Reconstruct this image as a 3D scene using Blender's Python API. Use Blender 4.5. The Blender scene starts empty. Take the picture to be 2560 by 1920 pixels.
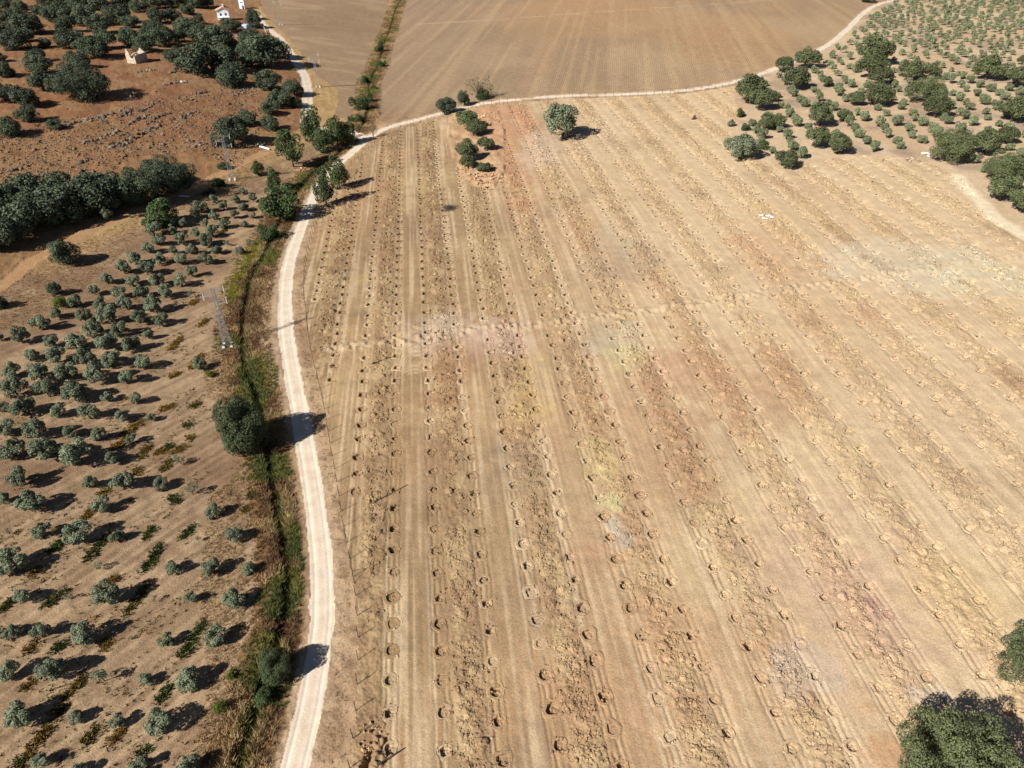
import bpy, math, random
import numpy as np
from mathutils import Vector, Matrix

# ------------------------------------------------------------------ camera, sky, sun, exposure
F_PX, W_PX, H_PX = 1775.0, 2560.0, 1920.0
PITCH, CAM_H = math.radians(36.0), 75.0
scene = bpy.context.scene
cam = bpy.data.objects.new('camera', bpy.data.cameras.new('camera'))
scene.collection.objects.link(cam)
cam.data.sensor_width = 36.0
cam.data.lens = F_PX / W_PX * 36.0
cam.data.clip_start, cam.data.clip_end = 1.0, 20000.0
cam.location = (0, 0, CAM_H)
cam.rotation_euler = (math.pi / 2 - PITCH, 0, 0)
scene.camera = cam

SUN_EL, SHADOW_AZ = math.radians(37.5), math.radians(38.5)
to_sun = Vector((-math.cos(SHADOW_AZ) * math.cos(SUN_EL), -math.sin(SHADOW_AZ) * math.cos(SUN_EL), math.sin(SUN_EL)))
world = bpy.data.worlds.new('World'); scene.world = world; world.use_nodes = True
wn = world.node_tree.nodes; wl = world.node_tree.links
sky = wn.new('ShaderNodeTexSky'); sky.sky_type = 'NISHITA'; sky.sun_disc = False
sky.air_density = 0.5; sky.dust_density = 0.3; sky.sun_elevation = SUN_EL; sky.sun_rotation = math.atan2(to_sun.x, to_sun.y)
wn['Background'].inputs[1].default_value = 0.05
wl.new(sky.outputs[0], wn['Background'].inputs[0])
sl = bpy.data.lights.new('sun', 'SUN'); sl.energy = 5.0; sl.angle = math.radians(0.53); sl.color = (1.0, 0.97, 0.92)
sun = bpy.data.objects.new('sun', sl); scene.collection.objects.link(sun)
sun.rotation_euler = to_sun.to_track_quat('Z', 'Y').to_euler(); sun.location = (-60, -60, 120)
scene.view_settings.view_transform = 'Standard'; scene.view_settings.look = 'None'
scene.view_settings.exposure = 0.8; scene.view_settings.gamma = 1.0
scene.view_settings.use_curve_mapping = False

COL = scene.collection
rng = np.random.default_rng(7)
random.seed(7)

# ------------------------------------------------------------------ small helpers
def lin(r, g, b, k=0.6):
    c = np.array([r, g, b], float) / 255.0
    return np.where(c <= 0.04045, c / 12.92, ((c + 0.055) / 1.055) ** 2.4) * k

_tab = np.random.default_rng(3).random((8, 256, 256))
def vnoise(x, y, scale, seed=0):
    x = np.asarray(x, float) / scale + 37.7 * seed; y = np.asarray(y, float) / scale + 11.3 * seed
    xi = np.floor(x).astype(int); yi = np.floor(y).astype(int); fx = x - xi; fy = y - yi
    fx = fx * fx * (3 - 2 * fx); fy = fy * fy * (3 - 2 * fy); T = _tab[seed % 8]
    a = T[xi % 256, yi % 256]; b = T[(xi + 1) % 256, yi % 256]; c = T[xi % 256, (yi + 1) % 256]; d = T[(xi + 1) % 256, (yi + 1) % 256]
    return (a * (1 - fx) + b * fx) * (1 - fy) + (c * (1 - fx) + d * fx) * fy
def fbm(x, y, scale, seed=0, o=3):
    s = 0; a = 1; t = 0
    for i in range(o):
        s = s + a * vnoise(x, y, scale / 2 ** i, seed + i); t += a; a *= 0.55
    return s / t
def sm(a, b, x):
    t = np.clip((x - a) / (b - a), 0, 1); return t * t * (3 - 2 * t)

# ------------------------------------------------------------------ the valley's broad relief
_cy = np.arange(-400, 1500, 4.0)
_cx = np.interp(_cy, [-400, 20, 36, 64, 95, 131, 152, 200, 235, 268, 400, 562, 1500], [-28, -28, -28, -29, -42, -57, -58.6, -61, -58, -50, -64, -79, -120])
for _ in range(30): _cx[1:-1] = (_cx[:-2] + _cx[1:-1] * 2 + _cx[2:]) / 4
def relief(x, y):
    d = x - np.interp(y, _cy, _cx)
    r = np.where(d > 0, np.sqrt(d * d + 225.0) - 15, 0); l = np.where(d < 0, np.sqrt(d * d + 100.0) - 10, 0)
    fade = 1 - 0.35 * sm(300, 700, y)
    return (0.075 * 170 * (1 - np.exp(-r / 170.0)) + 0.16 * 110 * (1 - np.exp(-l / 110.0))) * fade

def px(pts):
    """pixels of the photograph -> points on the ground"""
    p = np.atleast_2d(np.array(pts, float))
    u = (p[:, 0] - W_PX / 2) / F_PX; v = (p[:, 1] - H_PX / 2) / F_PX
    dx = u; dy = math.cos(PITCH) - v * math.sin(PITCH); dz = math.sin(PITCH) + v * math.cos(PITCH)
    t = CAM_H / dz
    for _ in range(60): t = 0.5 * t + 0.5 * (CAM_H - relief(dx * t, dy * t)) / dz
    return np.stack([dx * t, dy * t], 1)
def zdepth(x, y, z): return y * math.cos(PITCH) + (CAM_H - z) * math.sin(PITCH)
def T(ox, oy, pts, k=3.456): return [(ox + a / k, oy + b / k) for a, b in pts]

def resample(P, step):
    d = np.r_[0, np.cumsum(np.hypot(*np.diff(P, axis=0).T))]; n = max(2, int(d[-1] / step) + 1); s = np.linspace(0, d[-1], n)
    return np.stack([np.interp(s, d, P[:, 0]), np.interp(s, d, P[:, 1])], 1)
def smooth(P, n=3):
    P = P.copy()
    for _ in range(n): P[1:-1] = (P[:-2] + 2 * P[1:-1] + P[2:]) / 4
    return P
def polydist(x, y, P):
    best = np.full(x.shape, 1e9)
    for (ax, ay), (bx, by) in zip(P[:-1], P[1:]):
        ex, ey = bx - ax, by - ay; L = ex * ex + ey * ey + 1e-9
        t = np.clip(((x - ax) * ex + (y - ay) * ey) / L, 0, 1)
        np.minimum(best, (x - ax - t * ex) ** 2 + (y - ay - t * ey) ** 2, out=best)
    return np.sqrt(best)
def inside(x, y, P):
    r = np.zeros(x.shape, bool); j = len(P) - 1
    for i in range(len(P)):
        xi, yi = P[i]; xj, yj = P[j]
        if yi != yj: r ^= ((yi > y) != (yj > y)) & (x < (xj - xi) * (y - yi) / (yj - yi) + xi)
        j = i
    return r

# ------------------------------------------------------------------ lines and outlines of the place
ROAD_PX = [(690, 2080), (742, 1920), (776, 1758), (795, 1671), (809, 1561), (809, 1440), (797, 1336), (782, 1220), (762, 1105), (736, 960), (716, 856), (711, 769), (715, 682), (731, 622),
           (758, 552), (790, 477), (816, 434), (848, 405), (878, 384), (900, 364), (922, 342), (947, 325), (987, 312), (1045, 299), (1103, 283), (1146, 270), (1190, 260), (1277, 250), (1396, 241),
           (1511, 237), (1627, 233), (1714, 227), (1772, 218), (1830, 207), (1900, 186), (1978, 156), (2036, 131), (2065, 116), (2094, 95), (2123, 69), (2151, 38), (2180, 17), (2206, 7), (2260, -6), (2400, -25)]
SIDE_PX = [(915, 348), (883, 331), (830, 326), (785, 322), (765, 304), (768, 260), (769, 226), (761, 188), (738, 150), (718, 121), (702, 98), (678, 78), (657, 61), (643, 38), (630, 26)]
PATH_PX = [(-120, 790), (9, 711), (72, 656), (130, 627), (210, 581), (320, 535), (434, 491), (520, 450), (581, 420), (625, 396), (669, 378), (715, 352), (762, 322)]
TRACK_PX = [(2395, 440), (2426, 480), (2452, 500), (2475, 532), (2513, 561), (2560, 587), (2700, 650)]
DITCH_PX = [(560, 2060), (596, 1917), (605, 1874), (634, 1802), (646, 1750), (680, 1640), (714, 1540), (721, 1440), (709, 1365), (698, 1307), (689, 1249), (680, 1191), (672, 1148), (655, 1060), (640, 990), (615, 930), (606, 880), (605, 827), (610, 769),
            (628, 690), (652, 655), (672, 615), (692, 570), (720, 515), (750, 469), (777, 438), (800, 415), (845, 385), (880, 350), (912, 305), (920, 270), (923, 240), (920, 214), (932, 188), (941, 174), (952, 139), (961, 107), (975, 72), (987, 29), (1001, 0), (1016, -40)]
FENCE_PX = [(868, 2000), (873, 1930)] + T(640, 1440, [(830, 1485), (857, 1247), (872, 1033), (880, 833), (882, 640), (887, 460), (877, 290), (858, 130)]) + T(640, 960, [(840, 1650), (807, 1502), (780, 1365), (755, 1230), (738, 1100), (722, 980), (703, 862), (685, 750), (662, 640), (645, 540), (628, 440), (600, 245), (585, 160)]) \
    + T(640, 480, [(540, 1658), (510, 1530), (480, 1410), (465, 1310), (450, 1200), (440, 1080), (425, 960), (415, 870), (415, 780), (425, 690), (435, 610), (445, 545), (465, 460), (490, 360), (520, 270), (570, 150), (640, 20)]) \
    + [(850, 445), (885, 412), (915, 385), (938, 362), (958, 342), (985, 326), (1045, 309), (1103, 292), (1146, 279), (1190, 268), (1277, 257), (1396, 248), (1511, 243), (1627, 239), (1714, 233), (1772, 225), (1838, 214)]
ROAD = resample(smooth(resample(px(ROAD_PX), 4.0), 3), 6.0); SIDE = px(SIDE_PX); PATH = px(PATH_PX); TRACK = px(TRACK_PX); DITCH = px(DITCH_PX); FENCE = px(FENCE_PX)
RIDGE = px([(815, 872), (1018, 850), (1157, 828), (1300, 815), (1447, 798), (1600, 780), (1736, 758), (1900, 735), (2083, 706), (2250, 680), (2372, 658), (2480, 645), (2600, 638)])
FIELD_R = [(1838, 214), (1836, 250), (1850, 290), (1825, 350), (1880, 395), (1990, 420), (2120, 385), (2250, 395), (2330, 412), (2420, 455), (2452, 505), (2475, 540), (2513, 570), (2560, 598), (2900, 760), (3300, 1500), (2900, 2200), (868, 2200)]
FIELD = np.vstack([FENCE, px(FIELD_R)])
MOUND = px([(1125, 275), (1180, 262), (1240, 262), (1262, 330), (1262, 430), (1235, 470), (1180, 462), (1135, 400), (1120, 340)])
STUBBLE = np.vstack([px([(640, -50), (655, 30), (690, 65), (735, 110), (770, 160), (800, 195), (845, 225), (845, 255), (835, 290), (870, 300)]), px([(890, 270), (905, 220), (925, 170), (945, 120), (962, 60), (985, -50)])])
PLOUGH = np.vstack([px([(1030, -50), (1005, 30), (990, 90), (975, 130), (960, 180), (940, 230), (920, 275), (935, 302), (985, 303)]), px([(1045, 294), (1103, 277), (1146, 265), (1190, 254), (1277, 245), (1396, 236), (1511, 232), (1627, 228), (1714, 222), (1772, 212), (1830, 200), (1900, 178), (1978, 148), (2036, 122), (2065, 107), (2094, 86), (2123, 60), (2151, 29), (2180, 8), (2230, -20), (2300, -50)])])
BALK = px([(985, 64), (1100, 58), (1280, 46), (1500, 30), (1700, 16), (1850, 6), (1930, -2), (2100, -16)])
GROVE_R = np.vstack([px([(1838, 208), (1900, 190), (1980, 160), (2040, 135), (2100, 96), (2130, 70), (2160, 36), (2190, 15), (2240, -4), (2400, -30), (3200, -30), (3000, 500)]), px(FIELD_R[:14][::-1])])

ROW0, ROWD, ROWS, PITD = -8.3, 5.87, 0.12, 3.9      # planting rows: r = x + ROWS*y
def rowcoord(x, y):
    r = x + ROWS * y; k = np.round((r - ROW0) / ROWD); return r, k, r - (ROW0 + k * ROWD), y - ROWS * x

# ------------------------------------------------------------------ soil colour and region
REG = ['ground', 'hillside', 'olive_grove_ground', 'road_verge', 'ditch', 'planting_field', 'stubble_field', 'ploughed_field', 'grove_hillside', 'dirt_road', 'dirt_path']
PATCH = [  # px centre, radius px, colour, strength: soils of another colour turned up by the digger
    (1100, 830, 110, 45, (220, 198, 174), .6), (1335, 985, 55, 95, (206, 174, 116), .7), (1250, 850, 90, 45, (214, 186, 166), .6), (1540, 835, 90, 50, (218, 206, 176), .6), (1560, 890, 50, 35, (214, 200, 140), .6),
    (1800, 955, 190, 110, (184, 138, 104), .7), (1640, 1140, 110, 130, (184, 142, 108), .6), (1530, 1310, 26, 28, (212, 206, 190), .7), (1553, 1345, 25, 22, (194, 188, 174), .5), (1520, 1262, 40, 25, (214, 204, 150), .7),
    (1280, 1150, 70, 70, (142, 120, 100), .6), (1010, 1130, 130, 150, (146, 114, 84), .6), (1560, 655, 110, 50, (156, 138, 116), .5), (1550, 590, 50, 45, (196, 182, 150), .55), (1245, 300, 85, 50, (212, 152, 114), .7),
    (1300, 420, 55, 90, (208, 150, 112), .65), (1290, 330, 60, 50, (206, 152, 116), .6), (1345, 375, 50, 45, (222, 200, 174), .7), (1500, 350, 60, 50, (220, 196, 160), .55), (1530, 305, 45, 25, (222, 200, 168), .5), (2300, 655, 230, 60, (226, 212, 184), .7),
    (2460, 690, 130, 60, (226, 214, 178), .7), (2050, 1660, 55, 60, (214, 206, 184), .75), (1965, 1700, 50, 60, (214, 200, 178), .5), (1955, 1640, 40, 40, (214, 202, 180), .5), (2150, 1480, 260, 190, (208, 170, 144), .75),
    (2185, 1505, 32, 16, (182, 134, 124), .7), (2210, 1540, 30, 14, (184, 138, 128), .6), (2215, 1890, 70, 50, (196, 132, 82), .7), (2180, 1772, 40, 15, (200, 140, 86), .5), (2420, 1480, 190, 120, (226, 196, 140), .6), (2330, 1740, 60, 30, (214, 204, 188), .6),
    (1700, 1560, 150, 80, (198, 160, 120), .5), (1480, 1150, 60, 50, (212, 190, 132), .55), (1950, 560, 120, 50, (214, 182, 132), .5), (1900, 620, 90, 60, (196, 146, 108), .55), (1480, 1400, 60, 40, (196, 150, 116), .5), (1330, 1210, 90, 60, (184, 158, 118), .5),
    (2250, 1010, 180, 120, (206, 176, 142), .5), (1100, 1000, 60, 40, (160, 112, 78), .5), (1130, 900, 70, 60, (178, 132, 98), .6), (880, 700, 60, 70, (150, 120, 92), .4), (905, 700, 20, 14, (205, 178, 120), .7), (1000, 560, 120, 80, (160, 126, 92), .4)]
_pc = px([(a, b) for a, b, *_ in PATCH]); _pe = px([(a + c, b) for a, b, c, *_ in PATCH]); _pf = px([(a, b - d) for a, b, c, d, *_ in PATCH])
PATCHW = [(c[0], c[1], abs(e[0] - c[0]), abs(f[1] - c[1]), lin(*p[4]), p[5]) for c, e, f, p in zip(_pc, _pe, _pf, PATCH)]

RINGS = [(*px([(1040, 900)])[0], 1.2, 4.0), (*px([(1045, 845)])[0], 2.2, 4.6), (*px([(2225, 1880)])[0], 2.2, 4.5), (*px([(2345, 1560)])[0], 1.5, 3.0)]
TRENCH = px([(928, 1878), (918, 1905), (900, 1960)])
def region(x, y, dr, dd, dside, dpath):
    """region of every point; dr.. are distances to road, ditch, side road and path"""
    reg = np.zeros(x.shape, int)
    n = (fbm(x, y, 3.0, 5, 2) - .5) * 2.0
    xc = np.interp(y, _cy, _cx)
    # left side: hillside above the path, grove below it
    left = x < np.interp(y, DITCH[:, 1][np.argsort(DITCH[:, 1])], DITCH[:, 0][np.argsort(DITCH[:, 1])])
    po = PATH[np.argsort(PATH[:, 0])]; yp = np.interp(x, po[:, 0], po[:, 1])
    so = SIDE[np.argsort(SIDE[:, 1])]; xs = np.interp(y, so[:, 1], so[:, 0])
    reg[left] = 2; reg[left & (y > yp)] = 1
    reg[(x > xs) & left & (y > 225)] = 3
    reg[(~left) & (x < 400)] = 3
    reg[(~left) & (y > 300)] = 7
    reg[inside(x, y, GROVE_R)] = 8
    reg[inside(x, y, STUBBLE)] = 6; reg[inside(x, y, PLOUGH)] = 7
    reg[inside(x, y, FIELD)] = 5
    reg[(x > 150) & (y < 130) & (reg == 3)] = 5
    reg[(dd < 3.6 + n) & (reg != 5)] = 4
    reg[dpath < 1.6 + .4 * n] = 10
    reg[dside < 2.0 + .15 * n] = 9; reg[dr < 1.5 + .22 * n] = 9
    reg[(np.abs(x) > 900) | (y > 1100) | (y < -150)] = 0
    return reg

def mixc(c, t, new): return c + t[:, None] * (np.asarray(new) - c)
def soil(x, y, reg, dr, dd, dside, dpath):
    N = len(x); c = np.zeros((N, 3))
    n1 = fbm(x, y, 22, 1); n2 = fbm(x, y, 6, 2); n3 = fbm(x, y, 1.6, 4, 2)
    # hillside: red earth with straw
    m = reg == 1
    hs = mixc(np.tile(lin(162, 114, 78), (N, 1)), sm(.42, .62, n2 * .6 + n1 * .4), lin(170, 132, 92)); hs = mixc(hs, sm(.55, .75, fbm(x, y, 45, 6)) * .6, lin(176, 138, 92))
    hs = mixc(hs, (sm(250, 190, y)) * .5, lin(176, 136, 92))
    c[m] = hs[m]
    gl = mixc(np.tile(lin(188, 157, 122), (N, 1)), sm(.35, .65, n1), lin(160, 128, 98)); gl = mixc(gl, sm(.5, .65, n2) * .55, lin(204, 172, 134)); gl = mixc(gl, sm(.55, .75, n3) * .45, lin(150, 120, 90))
    st = vnoise((x * .86 - y * .5), (x * .5 + y * .86) * .10, .8, 3); gl = mixc(gl, sm(.5, .75, st) * .5, lin(146, 116, 86))
    rock = sm(.45, .6, fbm(x, y, 30, 3)) * sm(6, 1, np.abs(dpath - 4)); gl = mixc(gl, rock * .6, lin(200, 164, 110))
    m = (reg == 2) | (reg == 0); c[m] = gl[m]
    vg = mixc(np.tile(lin(196, 164, 128), (N, 1)), sm(.4, .65, n2), lin(170, 138, 106)); vg = mixc(vg, sm(.55, .75, n3) * .6, lin(140, 112, 80))
    vg = mixc(vg, (y > 215) * sm(-40, -60, x) * .6, lin(206, 168, 104)); m = reg == 3; c[m] = vg[m]
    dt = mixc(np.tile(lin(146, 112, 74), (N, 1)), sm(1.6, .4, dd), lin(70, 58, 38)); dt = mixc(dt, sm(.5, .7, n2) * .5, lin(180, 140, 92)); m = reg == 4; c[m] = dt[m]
    # planting field
    r, k, d, s = rowcoord(x, y)
    f = mixc(np.tile(lin(166, 138, 101), (N, 1)), sm(-20, 30, x + .05 * (y - 60)), lin(202, 170, 132)); f = mixc(f, sm(12, 62, x), lin(220, 190, 150)); f = mixc(f, sm(230, 120, y) * 0 + sm(170, 260, y) * sm(10, 60, x) * .5, lin(212, 176, 132))
    f = mixc(f, sm(.5, .75, fbm(x, y, 30, 2)) * .5, lin(192, 150, 112)); f = mixc(f, sm(.55, .8, fbm(x, y, 18, 5)) * .45, lin(208, 180, 134)); f = mixc(f, sm(.55, .8, fbm(x, y, 14, 7)) * .4, lin(150, 122, 94))
    kk = np.floor((r - ROW0) / ROWD); heap = (np.mod(kk, 2) == 1); ph = ((r - ROW0) / ROWD - kk)
    hm = heap * sm(.12, .25, ph) * sm(.88, .75, ph)
    nst = vnoise(r * 1.0, s * .45, 1.7, 6); f = mixc(f, hm * sm(.45, .8, nst) * .55, lin(214, 186, 140)); f = mixc(f, hm * sm(.55, .15, nst) * .22, lin(164, 130, 96))
    f = mixc(f, hm * sm(14, -14, x) * .22, lin(146, 116, 86)); f = mixc(f, (1 - hm) * sm(0, 45, x) * .35, lin(224, 196, 156)); nst2 = vnoise(r, s * .02, .45, 2); f = mixc(f, (1 - hm) * sm(.45, .8, nst2) * .5, lin(232, 206, 168))
    for (cx, cy, rx, ry, col, stg) in PATCHW:
        q = ((x - cx) / rx) ** 2 + ((y - cy) / ry) ** 2
        sel = q < 3.2
        if sel.any():
            w = sm(1.7, .1, q[sel] + (n2[sel] - .5) * 2.4 + (n3[sel] - .5) * 1.8) * stg * .8 * (.85 + .2 * hm[sel]) * (.8 + .4 * (nst[sel] - .3))
            f[sel] = mixc(f[sel], np.clip(w, 0, 1), col)
    rd = polydist(x, y, RIDGE); f = mixc(f, sm(2.4, .8, rd + n3) * .42 * (.4 + .6 * sm(.4, .6, n2)), lin(216, 190, 154))
    for (cx, cy, r0, r1) in RINGS:
        q = np.hypot(x - cx, y - cy); f = mixc(f, sm(r0 - .3, r0, q) * sm(r1 + .3, r1, q) * (.5 + .5 * np.sin(q * 2 * np.pi / .55)) * .55, lin(226, 196, 158))
    mo = inside(x, y, MOUND) * 2. - 1; mo = sm(-3.5, 3.5, mo * np.minimum(polydist(x, y, np.vstack([MOUND, MOUND[:1]])), 9) + (n2 - .5) * 8); f = mixc(f, mo * .55, lin(214, 170, 130)); m = reg == 5; c[m] = f[m]
    # far fields
    q = x - .13 * y
    sb = mixc(np.tile(lin(172, 142, 110), (N, 1)), sm(.5, .75, vnoise(x * .35 + y * .1, y, 5, 4)) * .5, lin(196, 166, 128)); sb = mixc(sb, sm(.45, .7, fbm(x, y, 60, 1)) * .5, lin(158, 128, 98)); m = reg == 6; c[m] = sb[m]
    pl = mixc(np.tile(lin(170, 142, 110), (N, 1)), sm(.4, .65, fbm(x, y, 80, 3) * .75 + .25 * vnoise(q, y * .04, 5, 1)), lin(184, 150, 114)); pl = mixc(pl, sm(.45, .7, fbm(x, y, 70, 5) * .7 + .3 * vnoise(q, y * .03, 3.5, 2)) * .6, lin(196, 168, 130))
    pl = mixc(pl, sm(30, -50, x + 25 * (n1 - .5)) * .55, lin(158, 132, 108)); pl = mixc(pl, sm(.5, .68, fbm(x, y, 90, 4)) * sm(-20, 40, x) * .4, lin(196, 152, 106)); pl = mixc(pl, sm(290, 262, y + .08 * x) * .55, lin(158, 122, 90)); pl = mixc(pl, sm(.5, .8, vnoise(q, y * .02, 2.2, 3)) * .25, lin(214, 182, 134)); pl = mixc(pl, sm(140, 330, x) * .5, lin(196, 164, 124))
    bd = polydist(x, y, BALK); pl = mixc(pl, sm(2.8, 1.0, bd + n2) * .6, lin(206, 176, 136)); m = reg == 7; c[m] = pl[m]
    gr = mixc(np.tile(lin(220, 192, 156), (N, 1)), sm(.45, .7, n1) * .5, lin(200, 164, 128)); gr = mixc(gr, sm(.5, .7, fbm(x, y, 12, 6)) * .6, lin(160, 138, 120)); gr = mixc(gr, sm(.6, .8, n2) * .4, lin(196, 172, 120)); m = reg == 8; c[m] = gr[m]
    dm = np.minimum(dr, dside); ro = mixc(np.tile(lin(244, 224, 198), (N, 1)), sm(.35, .0, np.abs(dm - .1)) * .35, lin(216, 188, 156)); ro = mixc(ro, sm(.3, .0, np.abs(dm - .75)) * .4, lin(252, 238, 218)); ro = mixc(ro, sm(1.1, 1.7, dm) * .4, lin(222, 194, 160)); ro = mixc(ro, sm(.55, .8, n3) * .2, lin(214, 186, 156)); m = reg == 9; c[m] = ro[m]
    pa = mixc(np.tile(lin(198, 156, 112), (N, 1)), sm(.5, .7, n2) * .5, lin(184, 136, 94)); m = reg == 10; c[m] = pa[m]
    # soft shoulders: road dust, the track on the right
    sh = sm(4.2, 1.4, dr + n3 * .8) * .7 * ((reg == 3) | (reg == 5) | (reg == 4) | (reg == 7) | (reg == 8)); c = mixc(c, sh * .55, lin(220, 192, 158))
    tr = polydist(x, y, TRACK); c = mixc(c, sm(3.4, 1.2, tr + n3) * .85, lin(250, 230, 194))
    return np.clip(c, 0, 1)

# ------------------------------------------------------------------ mesh / object helpers
def mesh_np(name, V, Fc, col=None, smooth_=False):
    me = bpy.data.meshes.new(name); V = np.ascontiguousarray(V, np.float32); Fc = np.ascontiguousarray(Fc, np.int32); n, k = Fc.shape
    me.vertices.add(len(V)); me.vertices.foreach_set('co', V.ravel()); me.loops.add(n * k); me.loops.foreach_set('vertex_index', Fc.ravel())
    me.polygons.add(n); me.polygons.foreach_set('loop_start', np.arange(0, n * k, k, dtype=np.int32)); me.polygons.foreach_set('loop_total', np.full(n, k, np.int32))
    if smooth_: me.polygons.foreach_set('use_smooth', np.ones(n, bool))
    if col is not None:
        a = me.color_attributes.new('soil', 'FLOAT_COLOR', 'POINT'); a.data.foreach_set('color', np.c_[col, np.ones(len(V))].astype(np.float32).ravel())
    me.update(calc_edges=True); return me
def link(name, data, mat=None, parent=None, loc=(0, 0, 0), rot=(0, 0, 0), scale=(1, 1, 1)):
    o = bpy.data.objects.new(name, data); COL.objects.link(o); o.location = loc; o.rotation_euler = rot; o.scale = scale
    if mat is not None and data is not None and not data.materials: data.materials.append(mat)
    if parent is not None: o.parent = parent
    return o
def tag(o, label=None, cat=None, group=None, kind=None):
    for k, v in (('label', label), ('category', cat), ('group', group), ('kind', kind)):
        if v: o[k] = v
    return o
class MB:
    """collects boxes, tubes and loose faces into one mesh"""
    def __init__(s): s.v = []; s.f = []
    def add(s, V, Fs):
        b = len(s.v); s.v += [tuple(p) for p in V]; s.f += [tuple(b + i for i in f) for f in Fs]
    def box(s, c, d, rz=0.0, taper=1.0):
        cs, sn = math.cos(rz), math.sin(rz); V = []
        for z in (-.5, .5):
            t = taper if z > 0 else 1
            for a, b in ((-.5, -.5), (.5, -.5), (.5, .5), (-.5, .5)):
                X, Y = a * d[0] * t, b * d[1] * t; V.append((c[0] + X * cs - Y * sn, c[1] + X * sn + Y * cs, c[2] + z * d[2]))
        s.add(V, [(3, 2, 1, 0), (4, 5, 6, 7), (0, 1, 5, 4), (1, 2, 6, 5), (2, 3, 7, 6), (3, 0, 4, 7)])
    def tube(s, pts, rad, n=5):
        pts = [Vector(p) for p in pts]; rad = rad if hasattr(rad, '__len__') else [rad] * len(pts); V = []; Fs = []
        for i, p in enumerate(pts):
            d = (pts[min(i + 1, len(pts) - 1)] - pts[max(i - 1, 0)]).normalized(); a = d.orthogonal().normalized(); b = d.cross(a)
            for j in range(n):
                t = 2 * math.pi * j / n; V.append(p + (a * math.cos(t) + b * math.sin(t)) * rad[i])
        for i in range(len(pts) - 1):
            for j in range(n): Fs.append((i * n + j, i * n + (j + 1) % n, (i + 1) * n + (j + 1) % n, (i + 1) * n + j))
        Fs.append(tuple(range(n))[::-1]); Fs.append(tuple((len(pts) - 1) * n + j for j in range(n))); s.add(V, Fs)
    def mesh(s, name):
        me = bpy.data.meshes.new(name); me.from_pydata(s.v, [], s.f); me.update(); return me

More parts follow.
